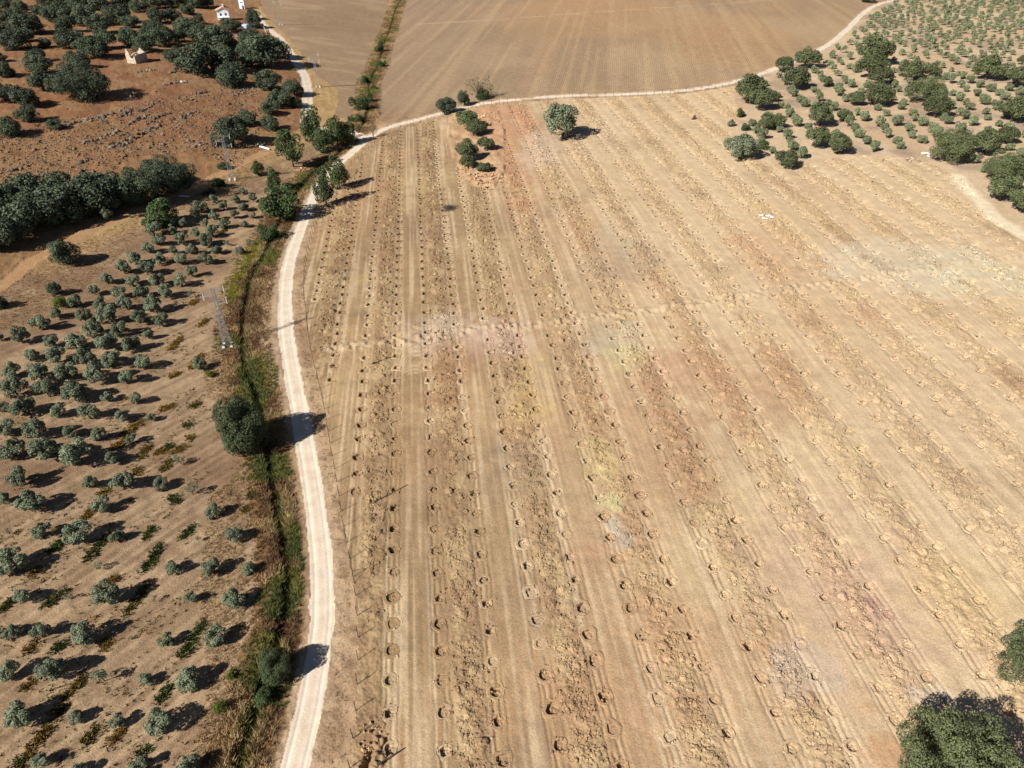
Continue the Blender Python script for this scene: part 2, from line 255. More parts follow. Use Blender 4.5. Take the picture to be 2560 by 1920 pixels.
# ------------------------------------------------------------------ materials
def nmat(name):
    m = bpy.data.materials.new(name); m.use_nodes = True; nt = m.node_tree; b = nt.nodes['Principled BSDF']; b.inputs['Roughness'].default_value = .95; b.inputs['Specular IOR Level'].default_value = .15
    return m, nt, b
def soil_mat(name, src='attr', bump=.35, fine=.3, dist=.06, furrow=None):
    m, nt, b = nmat(name); N = nt.nodes; L = nt.links
    if src == 'attr': a = N.new('ShaderNodeAttribute'); a.attribute_name = 'soil'; base = a.outputs['Color']
    else: a = N.new('ShaderNodeObjectInfo'); base = a.outputs['Color']
    g = N.new('ShaderNodeNewGeometry')
    n1 = N.new('ShaderNodeTexNoise'); n1.inputs['Scale'].default_value = 4.2; n1.inputs['Detail'].default_value = 6; n1.inputs['Roughness'].default_value = .72; L.new(g.outputs['Position'], n1.inputs['Vector'])
    n2 = N.new('ShaderNodeTexNoise'); n2.inputs['Scale'].default_value = .5; n2.inputs['Detail'].default_value = 4; L.new(g.outputs['Position'], n2.inputs['Vector'])
    r = N.new('ShaderNodeMapRange'); r.inputs[1].default_value = .3; r.inputs[2].default_value = .7; r.inputs[3].default_value = 1 - fine; r.inputs[4].default_value = 1 + fine; L.new(n1.outputs[0], r.inputs[0])
    r2 = N.new('ShaderNodeMapRange'); r2.inputs[1].default_value = .3; r2.inputs[2].default_value = .7; r2.inputs[3].default_value = .9; r2.inputs[4].default_value = 1.1; L.new(n2.outputs[0], r2.inputs[0])
    mu = N.new('ShaderNodeMath'); mu.operation = 'MULTIPLY'; L.new(r.outputs[0], mu.inputs[0]); L.new(r2.outputs[0], mu.inputs[1])
    n4 = N.new('ShaderNodeTexNoise'); n4.inputs['Scale'].default_value = 6.5; n4.inputs['Detail'].default_value = 3; L.new(g.outputs['Position'], n4.inputs['Vector'])
    r4 = N.new('ShaderNodeMapRange'); r4.inputs[1].default_value = .3; r4.inputs[2].default_value = .7; r4.inputs[3].default_value = 1 - fine * .55; r4.inputs[4].default_value = 1 + fine * .55; L.new(n4.outputs[0], r4.inputs[0])
    mu2 = N.new('ShaderNodeMath'); mu2.operation = 'MULTIPLY'; L.new(mu.outputs[0], mu2.inputs[0]); L.new(r4.outputs[0], mu2.inputs[1]); fac = mu2.outputs[0]; hgt = n1.outputs[0]
    if furrow:
        dx, dy, sp, amt = furrow
        dp = N.new('ShaderNodeVectorMath'); dp.operation = 'DOT_PRODUCT'; L.new(g.outputs['Position'], dp.inputs[0]); dp.inputs[1].default_value = (dx, dy, 0)
        ns = N.new('ShaderNodeTexNoise'); ns.inputs['Scale'].default_value = .15; L.new(g.outputs['Position'], ns.inputs['Vector'])
        ad = N.new('ShaderNodeMath'); ad.operation = 'MULTIPLY_ADD'; L.new(ns.outputs[0], ad.inputs[0]); ad.inputs[1].default_value = 1.2; L.new(dp.outputs['Value'], ad.inputs[2])
        s = N.new('ShaderNodeMath'); s.operation = 'MULTIPLY'; L.new(ad.outputs[0], s.inputs[0]); s.inputs[1].default_value = 2 * math.pi / sp
        si = N.new('ShaderNodeMath'); si.operation = 'SINE'; L.new(s.outputs[0], si.inputs[0])
        h = N.new('ShaderNodeMath'); h.operation = 'MULTIPLY_ADD'; L.new(si.outputs[0], h.inputs[0]); h.inputs[1].default_value = amt; L.new(n1.outputs[0], h.inputs[2]); hgt = h.outputs[0]
    vm = N.new('ShaderNodeVectorMath'); vm.operation = 'SCALE'; L.new(base, vm.inputs[0]); L.new(fac, vm.inputs['Scale']); L.new(vm.outputs[0], b.inputs['Base Color'])
    bp = N.new('ShaderNodeBump'); bp.inputs['Strength'].default_value = bump; bp.inputs['Distance'].default_value = dist * 10; L.new(hgt, bp.inputs['Height']); L.new(bp.outputs[0], b.inputs['Normal'])
    return m
M_GROUND = soil_mat('earth'); M_FIELD = soil_mat('dug_earth', bump=.5, fine=.22, dist=.022)
M_ROAD = soil_mat('road_dust', bump=.15, fine=.1); M_PLOUGH = soil_mat('ploughed_earth', bump=.5, fine=.2, furrow=(.9916, -.129, .85, .1)); M_STUB = soil_mat('stubble_earth', bump=.35, fine=.2)
M_HILL = soil_mat('red_earth', bump=.6, fine=.35, dist=.08); M_PIT = soil_mat('pit_earth', 'obj', bump=.5, fine=.25, dist=.022)
M_CLOD = soil_mat('clod_earth', bump=.2, fine=.15)
def flat_mat(name, c, rough=.8, var=.25, scale=3.0, metal=0.0):
    m, nt, b = nmat(name); N = nt.nodes; L = nt.links; b.inputs['Roughness'].default_value = rough; b.inputs['Metallic'].default_value = metal
    g = N.new('ShaderNodeTexCoord'); n = N.new('ShaderNodeTexNoise'); n.inputs['Scale'].default_value = scale; n.inputs['Detail'].default_value = 5; L.new(g.outputs['Object'], n.inputs['Vector'])
    r = N.new('ShaderNodeMapRange'); r.inputs[1].default_value = .3; r.inputs[2].default_value = .7; r.inputs[3].default_value = 1 - var; r.inputs[4].default_value = 1 + var; L.new(n.outputs[0], r.inputs[0])
    v = N.new('ShaderNodeVectorMath'); v.operation = 'SCALE'; v.inputs[0].default_value = tuple(c); L.new(r.outputs[0], v.inputs['Scale']); L.new(v.outputs[0], b.inputs['Base Color']); return m
def leaf_mat(name, c1, c2, objvar=.25, trans=.25):
    m, nt, b = nmat(name); N = nt.nodes; L = nt.links; b.inputs['Roughness'].default_value = .7; b.inputs['Specular IOR Level'].default_value = .25
    a = N.new('ShaderNodeAttribute'); a.attribute_name = 'soil'; mx = N.new('ShaderNodeMix'); mx.data_type = 'RGBA'; mx.inputs[6].default_value = (*c1, 1); mx.inputs[7].default_value = (*c2, 1)
    sp = N.new('ShaderNodeSeparateColor'); L.new(a.outputs['Color'], sp.inputs[0]); L.new(sp.outputs[0], mx.inputs[0])
    oi = N.new('ShaderNodeObjectInfo'); r = N.new('ShaderNodeMapRange'); r.inputs[3].default_value = 1 - objvar; r.inputs[4].default_value = 1 + objvar; L.new(oi.outputs['Random'], r.inputs[0])
    v = N.new('ShaderNodeVectorMath'); v.operation = 'SCALE'; L.new(mx.outputs[2], v.inputs[0]); L.new(r.outputs[0], v.inputs['Scale']); L.new(v.outputs[0], b.inputs['Base Color'])
    t = N.new('ShaderNodeBsdfTranslucent'); L.new(v.outputs[0], t.inputs[0]); ms = N.new('ShaderNodeMixShader'); ms.inputs[0].default_value = trans; L.new(b.outputs[0], ms.inputs[1]); L.new(t.outputs[0], ms.inputs[2])
    L.new(ms.outputs[0], N['Material Output'].inputs[0]); return m
M_OAK = leaf_mat('holm_leaf', (.033, .045, .024), (.092, .112, .060), .25, .06)
M_OAK2 = leaf_mat('oak_leaf_green', (.045, .056, .022), (.130, .145, .062), .2, .06)
M_OLIVE = leaf_mat('olive_leaf', (.080, .096, .052), (.205, .225, .135), .2, .08)
M_OLIVE2 = leaf_mat('olive_leaf_green', (.095, .115, .052), (.235, .265, .14), .2, .08)
M_GREEN = leaf_mat('broad_leaf', (.026, .044, .014), (.080, .115, .034), .2, .12)
M_BUSH = leaf_mat('dull_leaf', (.030, .042, .018), (.080, .098, .040), .15, .06)
M_YGREEN = leaf_mat('yellow_green_leaf', (.07, .09, .015), (.17, .19, .03), .15, .25)
M_CONIFER = leaf_mat('lime_leaf', (.12, .17, .02), (.24, .30, .04), .05, .25)
M_DRYLEAF = leaf_mat('dry_twig', (.10, .08, .05), (.20, .16, .10), .1, .1)
M_GRASS = soil_mat('blades', bump=0, fine=.2)
M_BARK = flat_mat('bark', (.075, .058, .042), .95, .35, 8)
M_STEEL = flat_mat('galvanised_steel', (.27, .30, .32), .55, .15, 4, .3)
M_RUST = flat_mat('rusty_steel', (.075, .045, .03), .9, .3, 20)
M_WOOD = flat_mat('weathered_pole', (.06, .045, .035), .9, .25, 6)
M_WHITE = flat_mat('whitewash', (.78, .80, .82), .8, .06, 1.5)
M_TILE = flat_mat('clay_tile', (.50, .27, .17), .9, .2, 3)
M_STONE = flat_mat('rubble_stone', (.46, .38, .29), .95, .35, 2.2)
M_DARK = flat_mat('dark_opening', (.03, .035, .05), .5, .2, 2)
M_ROCK = soil_mat('grey_rock', bump=.3, fine=.3)
M_GLASS = flat_mat('blue_glass', (.03, .05, .08), .15, .1, 2)
M_CAR = flat_mat('white_paint', (.8, .8, .8), .3, .02, 1)
M_TYRE = flat_mat('tyre_rubber', (.02, .02, .02), .9, .1, 5)
M_BLUE = flat_mat('pale_blue_wash', (.42, .50, .66), .8, .08, 2)

# ------------------------------------------------------------------ the ground
def ground_detail(x, y, reg, dr, dd, dside, dpath, bare=False):
    """height above the broad relief"""
    z = (fbm(x, y, 9, 2) - .5) * .35 + (fbm(x, y, 1.3, 5, 2) - .5) * .09
    m = reg == 1; z = z + m * ((fbm(x, y, 7, 1) - .5) * 1.2 + (fbm(x, y, 1.8, 3, 3) - .5) * .55)
    m2 = (reg == 2); z = z + m2 * ((fbm(x, y, 2.2, 6, 2) - .5) * .14 + .05 * np.sin((x * .86 - y * .5) * 2 * np.pi / 1.4))
    z = z - .9 * sm(1.2, .25, dd)
    m3 = (reg == 3) | (reg == 4); z = z + m3 * (fbm(x, y, .9, 4, 2) - .5) * .22
    on = (reg == 5)
    if on.any():
        X, Y = x[on], y[on]; r, k, d, s = rowcoord(X, Y); zz = np.zeros(len(X))
        mound = inside(X, Y, MOUND); nm = np.where(mound, 0.0, 1.0)
        ph = (r - ROW0) / ROWD; kk = np.floor(ph); ph = ph - kk; heap = np.mod(kk, 2) == 1
        hm = heap * sm(.14, .27, ph) * sm(.86, .73, ph)
        zz += nm * hm * ((vnoise(r, s * .9, .7, 3) ** 3) * .2 + (fbm(r, s, .5, 6, 2) - .5) * .13 + (vnoise(r, s, .2, 2) - .5) * .16)
        wob = (vnoise(s, k * 7.3, 2.2, 5) - .5) * .25
        for off, w, dp in ((-.95, .16, .10), (-.42, .17, .15), (.33, .15, .11), (.95, .16, .07)):
            gate = sm(.3, .5, vnoise(s, k * 3.1 + off * 9, 3.0, 1)); zz -= nm * gate * dp * np.exp(-((d - off - wob) / w) ** 2)
        zz += nm * (~heap) * (.06 * (vnoise(r, s * .04, .42, 4) - .5))
        zz += (fbm(X, Y, .7, 7, 2) - .5) * .07
        rd = polydist(X, Y, RIDGE); zz += sm(2.2, .5, rd) * (.12 + (vnoise(X, Y, .7, 4) - .5) * .7); td = polydist(X, Y, TRENCH) + (fbm(X, Y, .5, 3, 2) - .5) * .5; zz += -.8 * sm(.55, .3, td) + (.1 + .35 * vnoise(X, Y, .25, 5)) * sm(.8, .3, np.abs(td - 1.1)) * (X > -14.6)
        zz += mound * ((fbm(X, Y, 3, 4) - .3) * 1.2)
        z[on] += zz
    road = (reg == 9) | (reg == 10); z[road] = (z * .15)[road] - .04
    dm = np.minimum(dr, dside); z = z - .06 * sm(.3, 0, np.abs(dm - .9)) * road
    return z
def dists(x, y):
    return polydist(x, y, ROAD), polydist(x, y, DITCH), polydist(x, y, SIDE), polydist(x, y, PATH)

# pits of the planting rows
PITS = []
ks = np.arange(-12, 60)
for k in ks:
    ph0 = (math.sin(k * 12.9) * 43758.5) % 1.0
    for j in range(-10, 75):
        s = (j + ph0) * PITD + random.uniform(-.35, .35); r = ROW0 + k * ROWD + random.uniform(-.12, .12)
        # r = x + a*y ; s = y - a*x
        y_ = (s + ROWS * r) / (1 + ROWS ** 2); x_ = r - ROWS * y_
        if y_ > 28: PITS.append((x_, y_, k))
PITS = np.array(PITS)
ok = inside(PITS[:, 0], PITS[:, 1], FIELD) & ~inside(PITS[:, 0], PITS[:, 1], MOUND)
ok &= polydist(PITS[:, 0], PITS[:, 1], FENCE) > 1.8
ok &= polydist(PITS[:, 0], PITS[:, 1], RIDGE) > 1.2
zz = zdepth(PITS[:, 0], PITS[:, 1], relief(PITS[:, 0], PITS[:, 1])); ok &= np.abs(PITS[:, 0]) < zz * .76
LONE = px([(1400, 350)])[0]; ok &= np.hypot(PITS[:, 0] - LONE[0], PITS[:, 1] - LONE[1]) > 7
PITS = PITS[ok]; PITZ = zz[ok]; order = np.argsort(PITZ); PITS = PITS[order]; PITZ = PITZ[order]
PRAD = np.random.default_rng(21).uniform(.54, .76, len(PITS)) * (1 - .12 * sm(10, 40, PITS[:, 0]))
NEAR = PITS[:300]; FAR = PITS[300:]

def screen_grid():
    vs = np.arange(1.03, -1.045, -2 * 1.17 / 768)       # rows down the view, one about every pixel of the picture
    v = vs * (H_PX / 2) / F_PX
    dz = math.sin(PITCH) + v * math.cos(PITCH); ys = CAM_H * (math.cos(PITCH) - v * math.sin(PITCH)) / dz; zc = CAM_H / dz
    near = 20 - np.cumsum(1.5 * 1.35 ** np.arange(22))[::-1]; near = near[near > -3000]
    far = ys[-1] + np.cumsum(4 * 1.3 ** np.arange(28)); far = far[far < 9000]
    zrow = np.r_[np.full(len(near), zc[0]), zc, zc[-1] + (far - ys[-1]) * .6]; yrow = np.r_[near, ys, far]
    c = np.arange(-1.06, 1.0601, 2 * 1.17 / 1024); e = np.cumsum(.004 * 1.32 ** np.arange(26)); c = np.r_[(-1.06 - e)[::-1], c, 1.06 + e]
    X = c[None, :] * (W_PX / 2 / F_PX) * zrow[:, None] ; Y = np.repeat(yrow[:, None], len(c), 1)
    return X, Y
X, Y = screen_grid(); shp = X.shape; x = X.ravel(); y = Y.ravel()
core = (np.abs(x) < 1200) & (y < 1500) & (y > -400)
dr = np.full(len(x), 1e4); dd = dr.copy(); ds = dr.copy(); dp = dr.copy()
dr[core], dd[core], ds[core], dp[core] = dists(x[core], y[core])
reg = region(x, y, dr, dd, ds, dp); colr = soil(x, y, reg, dr, dd, ds, dp)
z = relief(x, y) + ground_detail(x, y, reg, dr, dd, ds, dp)
# press the pits into the sheet (deeper than the pit pieces that line them)
fidx = np.where((reg == 5))[0]; r_, k_, d_, s_ = rowcoord(x[fidx], y[fidx])
cand = fidx[np.abs(d_) < 1.1]
cell = {}
for i, (a, b, k) in enumerate(PITS): cell.setdefault((int(k)), []).append(i)
kc = rowcoord(x[cand], y[cand])[1].astype(int)
for k, ids in cell.items():
    vi = cand[kc == k]
    if not len(vi): continue
    pys = PITS[ids, 1]; o_ = np.argsort(pys); ids = np.array(ids)[o_]; pys = pys[o_]
    j = np.clip(np.searchsorted(pys, y[vi]), 1, len(pys) - 1) if len(pys) > 1 else np.zeros(len(vi), int)
    for jj in ((j - 1, j) if len(pys) > 1 else (j,)):
        pi = ids[jj]; dist = np.hypot(x[vi] - PITS[pi, 0], y[vi] - PITS[pi, 1])
        near = pi < 300
        z[vi] -= np.where(near, .75 * sm(1.36 * PRAD[pi], 1.12 * PRAD[pi], dist), .4 * sm(.95, .5, dist))
V = np.stack([x, y, z], 1)
nr, nc = shp; idx = np.arange(nr * nc).reshape(nr, nc)
quads = np.stack([idx[:-1, :-1], idx[:-1, 1:], idx[1:, 1:], idx[1:, :-1]], -1).reshape(-1, 4)
qreg = reg[quads[:, 0]]
MATS = {0: M_GROUND, 1: M_HILL, 2: M_GROUND, 3: M_GROUND, 4: M_GROUND, 5: M_FIELD, 6: M_STUB, 7: M_PLOUGH, 8: M_GROUND, 9: M_ROAD, 10: M_GROUND}
GOBJ = {}
for i, nm in enumerate(REG):
    q = quads[qreg == i]
    if not len(q): continue
    u, inv = np.unique(q, return_inverse=True)
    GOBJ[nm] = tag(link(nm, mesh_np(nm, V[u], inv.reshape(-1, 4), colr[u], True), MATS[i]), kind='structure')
field = GOBJ['planting_field']
print('ground verts', len(V))

def ground_z(xs, ys):
    xs = np.atleast_1d(np.asarray(xs, float)); ys = np.atleast_1d(np.asarray(ys, float)); a = dists(xs, ys); rg = region(xs, ys, *a)
    return relief(xs, ys) + ground_detail(xs, ys, rg, *a), rg
def ground_c(xs, ys, rg=None):
    xs = np.atleast_1d(np.asarray(xs, float)); ys = np.atleast_1d(np.asarray(ys, float)); a = dists(xs, ys)
    return soil(xs, ys, region(xs, ys, *a), *a)

# ------------------------------------------------------------------ planting pits and soil heaps (pieces of the field)
def pit_verts(rs, n, depth=.45, base=.62):
    V = []; Fs = []
    lob = [1 + rs.uniform(-.14, .14) for _ in range(n)]
    for ri, (rr, zz_) in enumerate(((1.75, -.13), (1.42, .012), (1.0, -.008), (.96, -.85 * depth), (.75, -depth), (.3, -depth * .9))):
        for j in range(n):
            t = 2 * math.pi * j / n; sq = 1.0 / max(abs(math.cos(t)), abs(math.sin(t))) ** .45
            q = base * rr * lob[j] * sq; V.append((q * math.cos(t) * .92, q * math.sin(t), zz_ + rs.uniform(-.025, .025) * (ri > 0) + rs.uniform(-.05, .07) * (ri > 3)))
    for ri in range(5):
        for j in range(n): Fs.append((ri * n + j, ri * n + (j + 1) % n, (ri + 1) * n + (j + 1) % n, (ri + 1) * n + j))
    V.append((0, 0, -depth)); c = len(V) - 1
    for j in range(n): Fs.append((5 * n + j, 5 * n + (j + 1) % n, c))
    return V, Fs
pit_meshes = []
for i in range(8):
    m = MB(); m.add(*pit_verts(random.Random(i), 14, random.uniform(.34, .56), 1.0)); me = m.mesh('planting_pit'); me.materials.append(M_PIT); pit_meshes.append(me)
pz = relief(NEAR[:, 0], NEAR[:, 1]) + (fbm(NEAR[:, 0], NEAR[:, 1], 9, 2) - .5) * .35; pc = ground_c(NEAR[:, 0], NEAR[:, 1])
def slope_rot(xx, yy):
    e = .5; sx = float(relief(xx + e, yy) - relief(xx - e, yy)) / (2 * e); sy = float(relief(xx, yy + e) - relief(xx, yy - e)) / (2 * e)
    return Vector((-sx, -sy, 1)).normalized()
for i, (a, b, k) in enumerate(NEAR):
    o = link('planting_pit', pit_meshes[i % 8], None, field, (a, b, pz[i]))
    q = slope_rot(a, b).to_track_quat('Z', 'Y') @ Matrix.Rotation(random.choice([0, 1, 2, 3]) * math.pi / 2 + .12 + random.uniform(-.15, .15), 3, 'Z').to_quaternion()
    o.rotation_euler = q.to_euler(); s = PRAD[i]; o.scale = (s * random.uniform(.93, 1.07), s, random.uniform(.5, 1.2) * (1 + .3 * float(sm(15, 45, a)))); cc = pc[i] * random.uniform(.96, 1.02); o.color = (*cc, 1)
# farther pits, joined
fv = []; ff = []; fc = []
fz = relief(FAR[:, 0], FAR[:, 1]) + (fbm(FAR[:, 0], FAR[:, 1], 9, 2) - .5) * .35; fcol = ground_c(FAR[:, 0], FAR[:, 1])
base_far = [pit_verts(random.Random(50 + i), 8, .42, .64) for i in range(6)]
for i, (a, b, k) in enumerate(FAR):
    v_, f_ = base_far[i % 6]; o0 = len(fv); fv += [(a + p[0], b + p[1], fz[i] + p[2] + .03) for p in v_]; ff += [tuple(o0 + j for j in f) if len(f) == 4 else (o0 + f[0], o0 + f[1], o0 + f[2], o0 + f[2]) for f in f_]; fc += [fcol[i] * random.uniform(.92, 1.0)] * len(v_)
tri_ok = [f if f[2] != f[3] else None for f in ff]
me = bpy.data.meshes.new('far_planting_pits'); me.from_pydata(fv, [], [f if f[2] != f[3] else f[:3] for f in ff]); at = me.color_attributes.new('soil', 'FLOAT_COLOR', 'POINT'); at.data.foreach_set('color', np.c_[np.array(fc), np.ones(len(fv))].astype(np.float32).ravel()); me.update()
tag(link('planting_pits', me, M_CLOD, field), kind='stuff')

def lump(rs, n=9, rings=4, rad=.7, h=.34):
    V = [(0, 0, h)]; Fs = []
    for i in range(1, rings + 1):
        t = i / rings
        for j in range(n):
            a = 2 * math.pi * j / n; q = rad * t * (1 + rs.uniform(-.22, .22)); V.append((q * math.cos(a), q * math.sin(a), h * (1 - t ** 1.6) * (1 + rs.uniform(-.3, .3)) - .10 * (i == rings)))
    for j in range(n): Fs.append((0, 1 + j, 1 + (j + 1) % n))
    for i in range(rings - 1):
        for j in range(n): Fs.append((1 + i * n + j, 1 + (i + 1) * n + j, 1 + (i + 1) * n + (j + 1) % n, 1 + i * n + (j + 1) % n))
    return V, Fs
heap_meshes = []
for i in range(8):
    m = MB(); m.add(*lump(random.Random(90 + i), 11, 4)); me = m.mesh('soil_heap'); me.materials.append(M_PIT); heap_meshes.append(me)
HE = []
for k in ks:
    if k % 2 == 0: continue
    for j in range(-14, 105):
        for off in (.39, .61):
            if random.random() < .15: continue
            r = ROW0 + (k + off) * ROWD + random.gauss(0, .2); s = (j + .3 * k) * 2.7 + random.gauss(0, .45); y_ = (s + ROWS * r) / (1 + ROWS ** 2); HE.append((r - ROWS * y_, y_))
HE = np.array(HE); HE0 = HE; hz = zdepth(HE[:, 0], HE[:, 1], relief(HE[:, 0], HE[:, 1]))
ok = inside(HE[:, 0], HE[:, 1], FIELD) & ~inside(HE[:, 0], HE[:, 1], MOUND) & (polydist(HE[:, 0], HE[:, 1], FENCE) > 2) & (np.abs(HE[:, 0]) < hz * .75) & (HE[:, 1] > 30); HE = HE[ok]; HE = HE[np.argsort(hz[ok])]
HN = HE[:300]; hzv, _ = ground_z(HN[:, 0], HN[:, 1]); hc = ground_c(HN[:, 0], HN[:, 1])
for i, (a, b) in enumerate(HN):
    o = link('soil_heap', heap_meshes[i % 8], None, field, (a, b, hzv[i] - .05)); o.rotation_euler = (0, 0, random.uniform(0, 6.3)); s = random.uniform(.5, 1.15); o.scale = (s * random.uniform(.8, 1.3), s, s * random.uniform(.6, 1.2)); o.color = (*np.clip(hc[i] * random.uniform(.85, 1.12), 0, 1), 1)

HF = HE[300:]; hzf, _ = ground_z(HF[:, 0], HF[:, 1]); hcf = ground_c(HF[:, 0], HF[:, 1]); bl = [lump(random.Random(140 + i), 7, 2, .75, .46) for i in range(7)]; fv = []; ff = []; fc = []
for i, (a, b) in enumerate(HF):
    v_, f_ = bl[i % 7]; o0 = len(fv); th = random.uniform(0, 6.3); c_, s_ = math.cos(th), math.sin(th); q = random.uniform(.5, 1.1); fade = 1 - .45 * float(sm(15, 60, a))
    fv += [(a + (p[0] * c_ - p[1] * s_) * q, b + (p[0] * s_ + p[1] * c_) * q, hzf[i] + p[2] * q * fade - .06) for p in v_]; ff += [tuple(o0 + j for j in f) for f in f_]; fc += [np.clip(hcf[i] * random.uniform(.8, 1.05), 0, 1)] * len(v_)
me = bpy.data.meshes.new('soil_heaps'); me.from_pydata(fv, [], ff); at = me.color_attributes.new('soil', 'FLOAT_COLOR', 'POINT'); at.data.foreach_set('color', np.c_[np.array(fc), np.ones(len(fv))].astype(np.float32).ravel()); me.update()
tag(link('soil_heaps', me, M_CLOD, field), kind='stuff')
def scatter_lumps(P, size, colf, seed=0, flat=.7, zoff=0.0):
    """many small angular lumps as one mesh"""
    n = len(P); rs = np.random.default_rng(seed); O = np.array([(1, 0, 0), (0, 1, 0), (-1, 0, 0), (0, -1, 0), (0, 0, 1), (0, 0, -.6)], float)
    V = O[None] * size[:, None, None] * rs.uniform(.6, 1.3, (n, 6, 1)) + rs.normal(0, .18, (n, 6, 3)) * size[:, None, None]; V[..., 2] *= flat
    a = rs.uniform(0, 6.3, n); c, s = np.cos(a)[:, None], np.sin(a)[:, None]; X_ = V[..., 0] * c - V[..., 1] * s; Y_ = V[..., 0] * s + V[..., 1] * c; V[..., 0] = X_; V[..., 1] = Y_
    V += P[:, None, :]; V[..., 2] += zoff
    Fo = np.array([(0, 1, 4), (1, 2, 4), (2, 3, 4), (3, 0, 4), (1, 0, 5), (2, 1, 5), (3, 2, 5), (0, 3, 5)]); Fa = (Fo[None] + 6 * np.arange(n)[:, None, None]).reshape(-1, 3)
    return V.reshape(-1, 3), Fa, np.repeat(colf, 6, 0)
# clods between the rows and around the pits
n = 64000; hw = 1 / zdepth(HE[:, 0], HE[:, 1], 0.0) ** 1.2; hi = rng.choice(len(HE), n, p=hw / hw.sum()); cl = HE[hi] + rng.normal(0, .75, (n, 2)); n2 = 14000; pi_ = rng.integers(0, min(len(PITS), 900), n2); an = rng.uniform(0, 6.3, n2); rr = rng.normal(.85, .2, n2); cl = np.vstack([cl, PITS[pi_, :2] + np.c_[np.cos(an) * rr, np.sin(an) * rr]])
inb = inside(cl[:, 0], cl[:, 1], FIELD); cl = cl[inb]; cz, _ = ground_z(cl[:, 0], cl[:, 1]); cc = ground_c(cl[:, 0], cl[:, 1]) * rng.uniform(.62, 1.2, (len(cl), 1)); dz = zdepth(cl[:, 0], cl[:, 1], cz)
size = np.clip(rng.lognormal(-2.3, .5, len(cl)), .05, .26) * (1 + .5 * sm(90, 200, dz))
tag(link('soil_clods', mesh_np('soil_clods', *scatter_lumps(np.c_[cl, cz], size, np.clip(cc, 0, 1), 2)), M_CLOD, field), kind='stuff')

# ------------------------------------------------------------------ trees: meshes shared by the copies
def crown_mesh(name, seed, nclump, nleaf, leaf, zc=.95, flat=.72, spread=.72, cr=(.28, .46), low=-.45, up=.35, droop=0.0):
    """a crown of radius 1: leaf sprays spread over overlapping clumps"""
    g = np.random.default_rng(seed); C = []
    while len(C) < nclump:
        d = g.normal(size=3); d /= np.linalg.norm(d)
        if d[2] < low: continue
        q = spread * g.uniform(.62, 1.08) if g.random() < .85 else spread * g.uniform(.1, .5)
        C.append((d[0] * q, d[1] * q, d[2] * q * flat))
    C = np.array(C); R = g.uniform(cr[0], cr[1], nclump); tone = g.uniform(.05, .75, nclump)
    pr = R ** 2 / (R ** 2).sum(); ci = g.choice(nclump, nleaf, p=pr)
    d = g.normal(size=(nleaf, 3)) + .55 * C[ci] / (np.linalg.norm(C[ci], axis=1, keepdims=True) + .1); d[:, 2] += up * .6; d /= np.linalg.norm(d, axis=1, keepdims=True)
    P = C[ci] + d * (R[ci] * g.uniform(.55, 1.06, nleaf) ** .6)[:, None]; P[:, 2] = P[:, 2] * 1.0 + zc - droop * (P[:, 0] ** 2 + P[:, 1] ** 2) * .2
    N = d * .8 + g.normal(size=(nleaf, 3)) * .5; N[:, 2] += .25; N /= np.linalg.norm(N, axis=1, keepdims=True)
    A = np.cross(N, g.normal(size=(nleaf, 3))); A /= np.linalg.norm(A, axis=1, keepdims=True); B = np.cross(N, A); L = leaf * g.uniform(.55, 1.45, nleaf)[:, None]
    V = np.stack([P - A * L * .5, P + B * L * .34 + N * L * .1, P + A * L * .5, P - B * L * .34 + N * L * .1], 1).reshape(-1, 3)
    c = np.clip(tone[ci] * .6 + g.uniform(0, .5, nleaf), 0, 1); col = np.repeat(np.stack([c, c, c], 1), 4, 0)
    return mesh_np(name, V, np.arange(nleaf * 4).reshape(-1, 4), col), C, R
def trunk_mesh(name, seed, C, zc, r0=.09, stems=1, lean=.12):
    g = random.Random(seed); m = MB(); idx = list(range(len(C))); g.shuffle(idx)
    for s in range(stems):
        a = g.uniform(0, 6.3); o = .05 * (stems > 1); fork = (g.uniform(-lean, lean), g.uniform(-lean, lean), zc * .48)
        m.tube([(o * math.cos(a), o * math.sin(a), -.12), (fork[0] * .4, fork[1] * .4, zc * .22), fork], [r0 * 1.35, r0, r0 * .8], 6)
        for i in idx[s::stems][:6]:
            c = C[i]; m.tube([fork, ((fork[0] + c[0]) * .5, (fork[1] + c[1]) * .5, (fork[2] + c[2] + zc) * .5 - .05), (c[0], c[1], c[2] + zc)], [r0 * .6, r0 * .38, r0 * .12], 4)
    return m.mesh(name)
KIND = {}
def kind(key, n, mat, **k):
    L_ = []
    tk = dict(r0=k.pop('r0', .09), stems=k.pop('stems', 1)); bark = k.pop('bark', M_BARK)
    for i in range(n):
        me, C, R = crown_mesh('crown', hash_(key) + i * 17, **k); me.materials.append(mat); t = trunk_mesh('trunk', i + 5, C, k.get('zc', .95), **tk); t.materials.append(bark); L_.append((me, t))
    KIND[key] = L_
def hash_(s): return sum(ord(ch) * (i + 3) for i, ch in enumerate(s)) * 13
kind('oak', 7, M_OAK, nclump=34, nleaf=5200, leaf=.10, zc=.74, flat=.78, cr=(.24, .42), low=-.8, r0=.08)
kind('oak_r', 6, M_OAK2, nclump=34, nleaf=5200, leaf=.10, zc=.95, flat=.72, cr=(.22, .40), low=-.5, r0=.08)
kind('oak_dense', 3, M_OAK, nclump=46, nleaf=17000, leaf=.048, zc=.72, flat=.76, cr=(.2, .34), low=-.8, r0=.08, spread=.76)
kind('oak_r_dense', 2, M_OAK2, nclump=46, nleaf=17000, leaf=.048, zc=.74, flat=.74, cr=(.2, .34), low=-.7, r0=.08, spread=.76)
kind('oak_silver', 2, M_OLIVE, nclump=34, nleaf=5200, leaf=.085, zc=.85, flat=.75, cr=(.2, .36), low=-.6, r0=.07)
